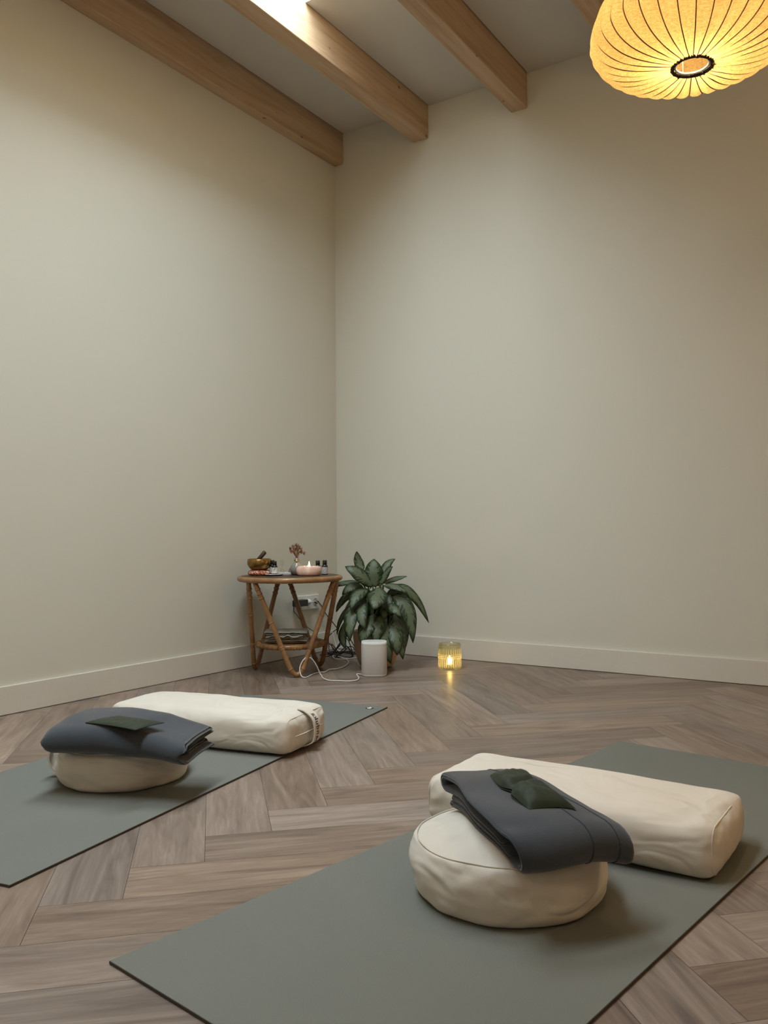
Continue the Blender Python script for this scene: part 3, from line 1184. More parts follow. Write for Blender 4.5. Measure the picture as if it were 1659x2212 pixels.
# ================================================================== pendant lamp
LX, LY, LZ = 2.4905, -1.8460, 1.921
def pendant():
    dep = 2.1
    t = thing('pendant_lamp', 'round pleated linen pendant lamp glowing warm below the ceiling beams', 'lamp', (LX, LY, LZ))
    NR = 34
    a_, up, dn = 0.236, 0.155, 0.075
    def prof(ph):
        # ph -1 (bottom hole) .. 1 (top)
        if ph < 0:
            th = -ph * PI / 2
            r = 0.047 + (a_ - 0.047) * math.cos(th) ** 0.62 if th < PI / 2 - 1e-6 else 0.047
            z = -dn * math.sin(th) ** 1.25
        else:
            th = ph * PI / 2
            r = 0.047 + (a_ - 0.047) * math.cos(th) ** 0.62 if th < PI / 2 - 1e-6 else 0.047
            z = up * math.sin(th) ** 1.25
        return r, z
    b = MB()
    nph, sub = 44, 8
    G = []
    for k in range(NR * sub + 1):
        row = []
        f = (k % sub) / sub
        lob = (math.sin(PI * f)) ** 0.8
        a = 2 * PI * k / (NR * sub)
        for i in range(nph + 1):
            ph = -1 + 2 * i / nph
            r, z = prof(ph)
            e = math.cos(ph * PI / 2) ** 0.5
            bul = 0.0125 * lob * (0.25 + 0.75 * e)
            puck = 0.006 * (1 - e) * lob * noise.noise(Vector((k * 0.35, i * .2, 4))) * 2
            fold = 0.0034 * math.sin(k * 1.7 + i * .1) * max(0, 1 - r / 0.16)
            zb = z + (-1 if z < 0 else 1) * (bul * 0.55 * abs(math.sin(ph * PI / 2)) + 0.9 * puck + fold)
            rr = r + bul * math.cos(ph * PI / 2)
            row.append((rr * math.cos(a), rr * math.sin(a), zb))
        G.append(row)
    b.grid(G, len(G), nph + 1)
    shade = b.build('lamp_shade', M['shade'], t)
    for k in range(NR):
        a = 2 * PI * k / NR
        b = MB()
        pts = []
        for i in range(0, nph + 1, 1):
            r, z = prof(-1 + 2 * i / nph)
            pts.append(((r + 0.0016) * math.cos(a), (r + 0.0016) * math.sin(a), z + (-0.0010 if z < 0 else 0.0010)))
        b.tube(pts, 0.0014, 5)
        b.build('rib', M['ribwire'], t)
    # gathered dark thread rim and inner wire ring
    b = MB()
    pts = []
    for k in range(140):
        a = 2 * PI * k / 140
        r = 0.0475 + 0.0022 * noise.noise(Vector((k * .9, 0, 0))) * 2
        pts.append((r * math.cos(a), r * math.sin(a), -dn - 0.002 + 0.003 * noise.noise(Vector((0, k * .9, 0)))))
    b.tube(pts, 0.0042, 8, closed=True)
    b.build('rim_thread', M['black_thread'], t)
    b = MB()
    for z in (-dn + 0.002, up - 0.004):
        b.tube([(0.0405 * math.cos(2 * PI * k / 40), 0.0405 * math.sin(2 * PI * k / 40), z) for k in range(40)], 0.003, 8, closed=True)
    for a in (0.3, 0.3 + 2.094, 0.3 + 4.189):
        b.tube([(0.0405 * math.cos(a), 0.0405 * math.sin(a), -dn), (0.0405 * math.cos(a), 0.0405 * math.sin(a), up)], 0.0016, 6)
    b.tube([(-.04, 0, up - .003), (.04, 0, up - .003)], 0.003, 6)
    b.build('wire_frame', M['wire'], t)
    # bulb, socket, cord, ceiling cup
    b = MB(); b.lathe([(0.001, -.030), (0.014, -.028), (0.026, -.014), (0.030, 0.002), (0.026, 0.018), (0.016, 0.034), (0.013, 0.046)], 24, (0, 0, 0.004), cap1=False)
    b.build('bulb', M['bulb'], t)
    b = MB(); b.lathe([(0.013, 0.048), (0.018, 0.052), (0.018, 0.115), (0.006, 0.135)], 20)
    b.build('lamp_socket', M['white'], t)
    top = HB - LZ + 0.0
    topc = H0 - SL * LY - LZ
    b = MB(); b.tube([(0, 0, 0.13), (0, 0, topc - .02)], 0.003, 8); b.build('cord', M['cable_w'], t)
    b = MB(); b.lathe([(0.012, topc - .05), (0.045, topc - .03), (0.05, topc - .002)], 24); b.build('ceiling_cup', M['white'], t)
    return t


pendant()
light('pendant_bulb_light', 'POINT', (LX, LY, LZ + 0.004), LAMP_POWER, LAMP_COLOR, 0.034)

# ================================================================== rattan side table
TX, TY = 0.292, -0.780
TT = 0.474       # top surface
def side_table():
    t = thing('side_table', 'round rattan side table with looped bamboo legs in the corner', 'table', (TX, TY, 0))
    ring = lambda r, z, n=72: [(r * math.cos(2 * PI * k / n), r * math.sin(2 * PI * k / n), z) for k in range(n)]
    b = MB(); b.tube(ring(0.246, 0.461), 0.0135, 14, closed=True); rim = b.build('rim', M['rattan'], t)
    b = MB(); b.lathe([(0.001, 0.462), (0.243, 0.462), (0.243, TT - .002), (0.238, TT), (0.001, TT)], 64); b.build('tabletop', M['darkwood'], t)
    R = math.radians
    att = [R(19), R(-101), R(138)]
    bot = [R(-41), R(198), R(78)]
    pairs = [(1, 0, 0), (2, 1, 1), (0, 2, 2)]   # from attach, to attach, bottom
    legpts = []
    for a0, a1, bi in pairs:
        A0, A1, B = att[a0] , att[a1], bot[bi]
        # offset each end of the loop away from its neighbour, towards this loop's bottom
        def shift(a, target, d):
            da = (target - a + PI) % (2 * PI) - PI
            return a + math.copysign(d, da)
        A0s, A1s = shift(A0, B, R(6)), shift(A1, B, R(6))
        P0 = Vector((0.236 * math.cos(A0s), 0.236 * math.sin(A0s), 0.450))
        P1 = Vector((0.236 * math.cos(A1s), 0.236 * math.sin(A1s), 0.450))
        Bv = Vector((0.192 * math.cos(B), 0.192 * math.sin(B), -0.028))
        q0 = Bv + (P0 - Bv) * 0.21
        q1 = Bv + (P1 - Bv) * 0.21
        pts = [P0.lerp(q0, k / 14) for k in range(14)]
        for k in range(15):
            f = k / 14
            pts.append(q0 * (1 - f) ** 2 + Bv * 2 * f * (1 - f) + q1 * f * f)
        pts += [q1.lerp(P1, k / 14) for k in range(1, 15)]
        zmin = min(p.z for p in pts)
        for p in pts: p.z += (0.0125 - zmin) * max(0, 1 - p.z / 0.3)
        b = MB()
        rr = [0.0122] * len(pts)
        b.tube(pts, rr, 12)
        lg = b.build('leg', M['rattan'], t)
        # cane nodes
        for f in (0.17, 0.40, 0.64, 0.86):
            i = int(f * (len(pts) - 1))
            d = (pts[i + 1] - pts[i]).normalized()
            nb = MB(); nb.tube([pts[i] - d * .004, pts[i] - d * .001, pts[i] + d * .001, pts[i] + d * .004], [0.0123, 0.0136, 0.0136, 0.0123], 12)
            nb.build('cane_node', M['rattan'], lg)
        # wrapped bindings near the top joints
        for i0 in (0, len(pts) - 5):
            wb = MB()
            for k in range(5):
                f = (k + 0.5) / 5 * 4
                i = min(len(pts) - 2, i0 + int(f)); p = pts[i].lerp(pts[i + 1], f - int(f))
                d = (pts[i + 1] - pts[i]).normalized()
                if k in (1, 2, 3):
                    wb.tube([p - d * .004, p - d * .002, p + d * .002, p + d * .004], [0.0128, 0.0144, 0.0144, 0.0128], 12)
            wb.build('binding', M['rattan'], lg)
        legpts.append(pts)
    # lower shelf ring touches the loops
    zs = 0.138
    b = MB()
    b.tube(ring(0.158, zs), 0.0125, 12, closed=True)
    sr = b.build('shelf_rim', M['rattan'], t)
    b = MB()
    for k in range(36):
        a = 2 * PI * k / 36
        pts = []
        for j in range(9):
            aa = a + j * 0.018
            q = 2 * PI * j / 8
            pts.append(((0.158 + 0.0135 * math.cos(q)) * math.cos(aa), (0.158 + 0.0135 * math.cos(q)) * math.sin(aa), zs + 0.0135 * math.sin(q)))
        b.tube(pts, 0.0016, 5)
    b.build('cane_wrap', M['rattan'], sr)
    b = MB(); b.lathe([(0.001, zs - .004), (0.155, zs - .004), (0.155, zs + .004), (0.001, zs + .004)], 48)
    b.build('shelf', M['rattan'], t)
    for pts in legpts:
        for rng in (range(0, 20), range(len(pts) - 20, len(pts) - 1)):
            for i in rng:
                if (pts[i].z - zs) * (pts[i + 1].z - zs) <= 0:
                    f = (zs - pts[i].z) / (pts[i + 1].z - pts[i].z)
                    p = pts[i].lerp(pts[i + 1], f)
                    d = (pts[i + 1] - pts[i]).normalized()
                    wb = MB()
                    for o_ in (-.006, 0, .006):
                        c0 = p + d * o_
                        wb.tube([c0 - d * .003, c0, c0 + d * .003], [0.013, 0.0150, 0.013], 12)
                    # short peg to the shelf ring
                    v = Vector((p.x, p.y, 0)); v.normalize()
                    wb.tube([Vector((v.x * .160, v.y * .160, zs)), p], 0.008, 8)
                    wb.build('binding', M['rattan'], t)
    return t


side_table()

# ------------------------------------------------ things on the table top
RH = Vector((0.834, 0.5517)); FH = Vector((-0.5514, 0.834))
def tp(lat, dep, z=TT):
    """point on the table: lat = metres to the right, dep = metres away, from the table centre"""
    p = Vector((TX, TY)) + RH * lat + FH * dep
    return (p.x, p.y, z)


# singing bowl on its ring cushion
cb = tp(-0.155, 0.02, TT + .0005)
t = thing('bowl_cushion', 'red and gold brocade ring cushion under the brass singing bowl', 'cushion', cb)
b = MB()
def fn(r, z, a): k = 1 + 0.05 * math.sin(a * 9); return (r * k * math.cos(a), r * k * math.sin(a), z)
b.lathe([(0.020, 0.004), (0.030, 0.0), (0.046, 0.0), (0.055, 0.006), (0.057, 0.013), (0.053, 0.021), (0.043, 0.026), (0.030, 0.023), (0.020, 0.014)], 40, fn=fn, cap0=False, cap1=False)
b.build('ring_pad', M['redcloth'], t)
b = MB(); b.lathe([(0.001, .002), (0.022, .002), (0.022, .010), (0.001, .012)], 24); b.build('pad_centre', M['redcloth'], t)
cb2 = (cb[0], cb[1], TT + .0225)
t = thing('singing_bowl', 'hammered brass singing bowl on a red ring cushion on the side table', 'bowl', cb2)
b = MB(); b.lathe([(0.0005, 0.0), (0.026, 0.0008), (0.040, 0.007), (0.052, 0.018), (0.060, 0.033), (0.0605, 0.046), (0.058, 0.058), (0.0565, 0.060), (0.0548, 0.058), (0.0570, 0.045), (0.0560, 0.033), (0.048, 0.020), (0.036, 0.010), (0.0005, 0.005)], 56)
b.build('bowl_wall', M['brass'], t)
t = thing('mallet', 'dark wooden striker leaning in the brass singing bowl', 'mallet', cb2)
b = MB()
p0, p1 = Vector((-0.024, 0.006, 0.0245)), Vector((0.024, -0.004, 0.098))
p0 = Vector((RH.x * -0.030, RH.y * -0.030, 0.026)); p1 = Vector((RH.x * 0.030, RH.y * 0.030, 0.096))
d = (p1 - p0).normalized()
b.tube([p0, p0 + d * .002, p1 - d * .004, p1], [0.006, 0.0095, 0.0108, 0.007], 16); b.build('handle_stick', M['darkwood'], t)


def bottle(label, loc, rz, h=0.068, r=0.0125, label_mat=True, mark=False):
    t = thing('dropper_bottle', label, 'bottle', loc, rz, 'small essential oil bottles')
    b = MB(); b.lathe([(0.0005, 0.0005), (r * .92, 0.0005), (r, 0.003), (r, h * .58), (r * .85, h * .66), (r * .55, h * .70), (r * .55, h * .74)], 24); b.build('glass_body', M['black'], t)
    b = MB(); b.lathe([(r * .70, h * .70), (r * .74, h * .705), (r * .70, h * .985), (r * .62, h), (0.0005, h)], 20); b.build('cap', M['black'], t)
    b = MB()
    n = 20
    G = [[((r + .0004) * math.cos(a), (r + .0004) * math.sin(a), z) for z in (h * .06, h * .52)] for a in [(-0.8 + 1.6 * k / n) * 1.9 - PI / 2 for k in range(n + 1)]]
    b.grid(G, n + 1, 2)
    lb = b.build('paper_label', M['cable_w'] if mark else M['label'], t)
    if mark:
        b = MB()
        for k in range(4):
            z = h * (.22 + .05 * k)
            a0, a1 = -PI / 2 - .35 + .12 * k, -PI / 2 - .05 + .18 * k
            G = [[((r + .0008) * math.cos(a0 + (a1 - a0) * q / 5), (r + .0008) * math.sin(a0 + (a1 - a0) * q / 5), z + dz + .0012 * q) for dz in (0, h * .035)] for q in range(6)]
            b.grid(G, 6, 2)
        b.build('leaf_mark', M['ink'], lb)
    return t


face = math.atan2(RH.y, RH.x)
bottle('small dark bottle, right of the two bottles behind the pink stone candle holder', tp(0.168, 0.055), face, 0.072, 0.0155)
bottle('small dark bottle directly behind the pink stone candle holder', tp(0.132, 0.070), face, 0.070, 0.0150)
# coaster with two bottles
pc = tp(-0.080, -0.010, TT + .0004)
t = thing('coaster', 'round pale coaster with a dark rim under the small bottles', 'coaster', pc)
b = MB(); b.lathe([(0.0005, 0), (0.040, 0), (0.046, 0.003), (0.0468, 0.0062), (0.0445, 0.0064)], 40, cap1=False); b.build('dark_rim', M['black'], t)
b = MB(); b.lathe([(0.0005, 0.0066), (0.0445, 0.0066), (0.0445, 0.0050)], 40, cap0=False, cap1=False); b.build('pale_face', M['white'], t)
q = tp(-0.075, -0.012, TT + .0072); bottle('small dark bottle with a white label and leaf mark, in front on the coaster', q, face, 0.064, 0.0145, True, True)
q = tp(-0.090, 0.018, TT + .0072); bottle('small dark bottle standing at the back of the coaster beside the brass bowl', q, face, 0.068, 0.0145)

# slim clear glass vial / hourglass
t = thing('glass_hourglass', 'small clear glass hourglass behind the coaster', 'hourglass', tp(-0.048, 0.070, TT + .0068))
b = MB(); b.lathe([(0.0005, 0), (0.012, 0), (0.0125, .003), (0.011, .010), (0.010, .018), (0.003, .031), (0.0028, .033), (0.010, .046), (0.011, .055), (0.0075, .062), (0.006, .068), (0.0005, .070)], 24); b.build('glass_wall', M['glass'], t)
t = thing('tray', 'pale narrow tray at the back of the side table', 'tray', tp(-0.005, 0.070, TT + .0004), face)
b = MB(); b.box(-.062, .062, -.020, .030, 0, .006); b.box(-.062, .062, -.020, -.016, .006, .012); b.box(-.062, .062, .026, .030, .006, .012); b.build('tray_base', M['white'], t, smooth=False, bevel=.0015)
for k, (lx, dd, s) in enumerate(((-0.008, .074, 1.0), (0.012, .072, .8), (0.026, .078, .7))):
    t = thing('sea_shell', ['small brown shell on the pale tray, nearest the hourglass', 'small brown shell in the middle of the pale tray', 'small brown shell on the pale tray, nearest the glass vase'][k], 'shell', tp(lx, dd, TT + .0068), k * 1.3, 'small shells on the tray')
    b = MB()
    def fn(r, z, a, k=k): q = 1 + .25 * math.sin(a * 3 + k) + .1 * math.sin(a * 7); return (r * q * math.cos(a), r * q * math.sin(a), z * (1 + .3 * math.sin(a * 2)))
    b.lathe([(0.0005, 0), (.008 * s, 0.0005), (.011 * s, .005 * s), (.008 * s, .013 * s), (.004 * s, .020 * s), (.0005, .022 * s)], 18, fn=fn); b.build('shell_body', M['shell'], t)

# vase with dried flowers
pv = tp(0.030, 0.030)
t = thing('bud_vase', 'small round smoky glass vase with a narrow neck on the side table', 'vase', pv)
b = MB(); b.lathe([(0.0005, 0), (0.020, 0), (0.030, .010), (0.035, .026), (0.032, .042), (0.022, .056), (0.013, .066), (0.011, .076), (0.013, .084), (0.0115, .084), (0.0095, .076), (0.011, .066), (0.020, .054), (0.029, .040), (0.032, .026), (0.027, .011), (0.0005, .003)], 36)
b.build('vase_wall', M['vaseglass'], t)
b = MB(); b.tube([(.0135 * math.cos(2 * PI * k / 20), .0135 * math.sin(2 * PI * k / 20), .074) for k in range(20)], .0022, 6, closed=True); b.lathe([(0.0005, -.005), (.0045, -.002), (.0045, .002), (.0005, .005)], 12, (-FH.x * .017, -FH.y * .017, .070))
b.build('gold_trim', M['gold'], t)
t = thing('dried_flowers', 'bunch of brown dried flowers in the smoky glass vase', 'dried flowers', (pv[0], pv[1], TT + .005))
rnd = random.Random(5)
b = MB(); hb = MB()
for k in range(24):
    a, tilt = rnd.uniform(0, 2 * PI), rnd.uniform(0.004, 0.034)
    lat = (k - 11.5) / 11.5 * 0.030
    hgt = rnd.uniform(0.115, 0.150) - abs(lat) * .6
    tipv = Vector((RH.x * lat + FH.x * rnd.uniform(-.015, .015), RH.y * lat + FH.y * rnd.uniform(-.015, .015), hgt))
    pts = smooth_path([(0, 0, .004), (tipv.x * .10, tipv.y * .10, .075), (tipv.x * .55, tipv.y * .55, .105), tuple(tipv)], 5)
    b.tube(pts, 0.0009, 5)
    if k % 2 == 0:
        # seed head with bristles
        c0 = tipv
        for j in range(20):
            dv = Vector((rnd.uniform(-1, 1), rnd.uniform(-1, 1), rnd.uniform(.1, 1.4))).normalized() * rnd.uniform(.008, .016)
            hb.tube([c0 - Vector((0, 0, .006)), c0 + dv * .6, c0 + dv], [.0018, .0011, .0003], 4)
        hb.lathe([(0.0005, -.010), (.0045, -.005), (.0055, .001), (.003, .007), (.0005, .009)], 8, tuple(c0))
    else:
        hb.tube([pts[-4], pts[-2], pts[-1] + Vector((0, 0, .006))], [.0008, .0032, .0003], 5)
b.build('stems', M['dried'], t); hb.build('seed_heads', M['dried'], t)

# stone tealight holder
ph = tp(0.098, -0.035)
t = thing('stone_candle_holder', 'rough pink stone candle holder with a lit tealight on the side table', 'candle holder', ph)
b = MB()
def fn(r, z, a):
    n1 = noise.noise(Vector((math.cos(a) * 1.6, math.sin(a) * 1.6, z * 20))) * .006 + noise.noise(Vector((math.cos(a) * 5, math.sin(a) * 5, z * 60))) * .002
    k = (1 + n1 / .05) if r > .03 else 1
    return (r * k * math.cos(a), r * k * math.sin(a), z + (noise.noise(Vector((math.cos(a) * 2, math.sin(a) * 2, 7))) * .004 if z > .03 else 0))
b.lathe([(0.0005, 0.0005), (0.050, 0.0005), (0.0575, .006), (0.0585, .020), (0.0575, .036), (0.051, .045), (0.034, .0465), (0.0225, .045), (0.0215, .034), (0.0005, .034)], 72, fn=fn)
b.build('stone', M['salt'], t)
b = MB(); b.lathe([(0.0005, .0345), (.0205, .0345), (.0205, .0385), (.0005, .0385)], 24); b.build('tealight', M['wax'], t)
b = MB(); b.tube([(0, 0, .0385), (0, 0, .045)], .0007, 6); b.build('wick', M['ink'], t)
b = MB(); b.lathe([(0.0003, .043), (.0028, .046), (.0042, .051), (.0034, .058), (.0012, .066), (.0002, .070)], 16); b.build('flame', M['flame2'], t)
light('tealight_flame_light', 'POINT', (ph[0], ph[1], TT + .060), 0.035, (1.0, 0.55, 0.2), 0.004)

# folded cloth on the shelf
pl_ = tp(0.0, 0.0, 0.1435)
loc3, rz3 = tp(-0.012, 0.01, 0.1435), face
t = thing('folded_cloth', 'crumpled folded grey cloth on the lower shelf of the side table', 'cloth', loc3, rz3)
def cloth_layer(z0, x0, x1, y0, y1, amp, seed, th=.006):
    b = MB()
    nu, nv = 40, 20
    for side in (1, -1):
        G = []
        for i in range(nu):
            row = []
            for j in range(nv):
                u, v = i / (nu - 1), j / (nv - 1)
                x, y = x0 + (x1 - x0) * u, y0 + (y1 - y0) * v
                w = noise.noise(Vector((x * 22 + seed, y * 16, 0))) * amp + noise.noise(Vector((x * 50 + seed, y * 40, 1))) * amp * .35
                e = (1 - abs(2 * u - 1) ** 8) * (1 - abs(2 * v - 1) ** 6)
                yy = y + noise.noise(Vector((x * 24 + seed, z0 * 90, 3))) * .010 * (1 if v < .5 else .4)
                row.append((x + noise.noise(Vector((y * 20, seed, 3))) * .006, yy, max(0.0006, z0 + abs(w) * (1 if z0 > .005 else .4) + side * th * max(.05, e) ** .5)))
            G.append(row)
        b.grid(G, nu, nv, flip=(side < 0))
    return b
cloth_layer(.0105, -.108, .100, -.080, .060, .004, 3, .0098).build('cloth_layer', M['greycloth'], t)
cloth_layer(.030, -.100, .085, -.096, .060, .013, 8, .0095).build('cloth_layer', M['greycloth'], t)
cloth_layer(.050, -.112, .100, -.084, .065, .009, 21, .0105).build('cloth_layer', M['greycloth'], t)

# ================================================================== speaker
sp = (0.705, -0.652, 0)
t = thing('speaker', 'small white cylindrical loudspeaker on the floor in front of the potted plant', 'speaker', sp, face)
def sq_ring(h, z, n=48, e=0.62):
    out = []
    for k in range(n):
        a = 2 * PI * k / n
        ca, sa = math.cos(a), math.sin(a)
        out.append((h * math.copysign(abs(ca) ** e, ca), h * math.copysign(abs(sa) ** e, sa), z))
    return out
def loft(rings, caps=(True, True)):
    b = MB(); n = len(rings[0])
    for r_ in rings: b.v += r_
    for i in range(len(rings) - 1):
        for k in range(n):
            l = (k + 1) % n
            b.f.append((i * n + k, i * n + l, (i + 1) * n + l, (i + 1) * n + k)); b.m.append(0)
    if caps[0]: b.f.append(tuple(range(n))[::-1]); b.m.append(0)
    if caps[1]: b.f.append(tuple((len(rings) - 1) * n + k for k in range(n))); b.m.append(0)
    return b
hw = 0.0615
loft([sq_ring(hw * .90, .0005), sq_ring(hw * .97, .003), sq_ring(hw * .985, .009), sq_ring(hw * .97, .010)]).build('base_ring', M['white'], t, angle=50)
loft([sq_ring(hw * .985, .0095), sq_ring(hw, .012), sq_ring(hw, .146), sq_ring(hw * .995, .1475)]).build('grille', M['grille'], t, angle=50)
loft([sq_ring(hw * .995, .1477), sq_ring(hw * 1.0, .1485), sq_ring(hw * 1.0, .1585), sq_ring(hw * .97, .1615), sq_ring(hw * .90, .1620)]).build('top_cap', M['white'], t, angle=50)
b = MB(); b.lathe([(0.0005, .1623), (.004, .1623), (.004, .1618)], 16, (-.006, -.006, 0), cap0=False); b.build('indicator_light', M['led'], t)

def cable(name, label, pts, r, mat, cat='cable', group=None, n=7):
    o = thing(name, label, cat, (pts[0][0], pts[0][1], 0), 0, group)
    b = MB(); b.tube(smooth_path(pts, n), r, 8)
    b.build('cord', mat, o, off=(pts[0][0], pts[0][1], 0))
    return o

w1_ = [(0.668, -0.700, 0.006), (0.640, -0.690, 0.004), (0.636, -0.701, 0.004), (0.668, -0.737, 0.004), (0.705, -0.781, 0.004), (0.728, -0.830, 0.004), (0.712, -0.868, 0.004), (0.67, -0.885, 0.004), (0.620, -0.900, 0.004), (0.560, -0.866, 0.004), (0.510, -0.812, 0.004),
       (0.493, -0.801, 0.009), (0.486, -0.816, 0.044), (0.48, -0.83, 0.069), (0.473, -0.845, 0.087), (0.465, -0.861, 0.094), (0.456, -0.876, 0.085), (0.449, -0.89, 0.065), (0.448, -0.899, 0.043), (0.455, -0.904, 0.023), (0.467, -0.906, 0.008),
       (0.480, -0.893, 0.004), (0.467, -0.849, 0.004), (0.447, -0.779, 0.004), (0.450, -0.738, 0.0035), (0.463, -0.722, 0.004), (0.438, -0.653, 0.004), (0.457, -0.615, 0.004), (0.448, -0.548, 0.004), (0.408, -0.458, 0.004), (0.335, -0.362, 0.004), (0.264, -0.311, 0.004), (0.202, -0.273, 0.004), (0.170, -0.262, 0.004), (0.197, -0.308, 0.005), (0.278, -0.386, 0.009), (0.305, -0.331, 0.004), (0.329, -0.243, 0.004), (0.31, -0.15, 0.004)]
cable('power_cable', 'white power cable looping across the floor from the white speaker', w1_, 0.0028, M['cable_w'])

# ================================================================== wall socket and plugs
t = thing('wall_socket', 'white multiple wall socket plate low on the left wall behind the side table', 'socket', (0, -0.300, 0.293))
b = MB(); b.box(0.0005, .012, -.112, .112, -.040, .040); b.build('cover_plate', M['white'], t, smooth=False, bevel=.003)
for y in (-.072, 0.002, .074):
    b = MB(); b.lathe([(0.0195, 0), (0.0215, .0012), (0.0215, .0022), (0.0195, .0022)], 28, fn=lambda r, z, a, y=y: (.012 + z, y + r * math.cos(a), r * math.sin(a)), cap0=False, cap1=False)
    b.lathe([(0.0005, 0.0003), (0.0195, .0003)], 28, fn=lambda r, z, a, y=y: (.012 + z, y + r * math.cos(a), r * math.sin(a)), cap0=False, cap1=False)
    b.build('socket_well', M['grille'], t)
t = thing('power_adapter', 'black plug-in power adapter in the wall socket behind the side table', 'adapter', (0, -0.380, 0.297))
b = MB(); b.box(.0145, .055, -.052, .040, -.018, .018); b.build('adapter_body', M['black'], t, smooth=False, bevel=.004)
b = MB(); b.tube(smooth_path([(.04, -.045, -.010), (.03, -.056, -.02), (.03, -.054, -.045), (.03, -.033, -.06), (.03, -.007, -.087), (.03, .028, -.107), (.03, .05, -.129), (.03, .077, -.148), (.035, .112, -.169), (.045, .130, -.200), (.05, .150, -.235), (.07, .165, -.270), (.10, .17, -.292), (.14, .15, -.2935)], 6), .0019, 6); b.build('cord', M['cable_b'], t)
t = thing('plug', 'white plug with a white cord in the middle of the wall socket', 'plug', (0, -0.303, 0.297))
b = MB(); b.tube([(.0145, 0, 0), (.030, 0, 0), (.042, -.005, 0), (.050, -.008, 0.0)], [.017, .017, .011, .006], 16); b.build('plug_body', M['white'], t)
b = MB(); b.tube(smooth_path([(.048, -.008, 0), (.055, .010, .004), (.048, .045, -.002), (.04, .085, -.024), (.035, .118, -.052), (.03, .140, -.078), (.03, .170, -.115), (.03, .200, -.160), (.04, .215, -.22), (.06, .215, -.275), (.09, .19, -.2925), (.14, .16, -.2925)], 6), .0026, 8); b.build('cord', M['cable_w'], t)
t = thing('antenna_cable', 'black cable hanging from the right of the wall socket towards the corner', 'cable', (0, -0.226, 0.290))
b = MB(); b.tube([(.0145, 0, 0), (.034, 0, 0), (.038, 0, 0)], [.008, .008, .004], 12); b.build('plug_body', M['black'], t)
b = MB(); b.tube(smooth_path([(.036, 0, 0), (.035, .024, -.017), (.03, .052, -.042), (.03, .080, -.076), (.03, .113, -.102), (.03, .142, -.128), (.03, .176, -.158), (.03, .180, -.170), (.03, .140, -.185), (.03, .10, -.21), (.04, .09, -.25), (.06, .07, -.284), (.10, .05, -.2865), (.16, .04, -.2865)], 6), .0028, 8); b.build('cord', M['cable_b'], t)
# tangled black cords on the floor
rnd = random.Random(11)
pts = []
for k in range(46):
    a = k * 0.92
    R_ = 0.050 + 0.040 * rnd.random()
    lift = 0.004 + (0.06 if k % 9 == 4 else (0.11 if k % 13 == 7 else 0.012 * rnd.random()))
    cx_, cy_ = 0.205 + 0.03 * math.sin(k * .21), -0.235 + 0.03 * math.cos(k * .17)
    pts.append((max(.02, cx_ + R_ * 1.25 * math.cos(a)), min(-.02, cy_ + R_ * math.sin(a)), lift))
cable('cable_tangle', 'tangled black cords on the floor between the side table and the plant pot', pts, 0.0026, M['cable_b'], 'cable')

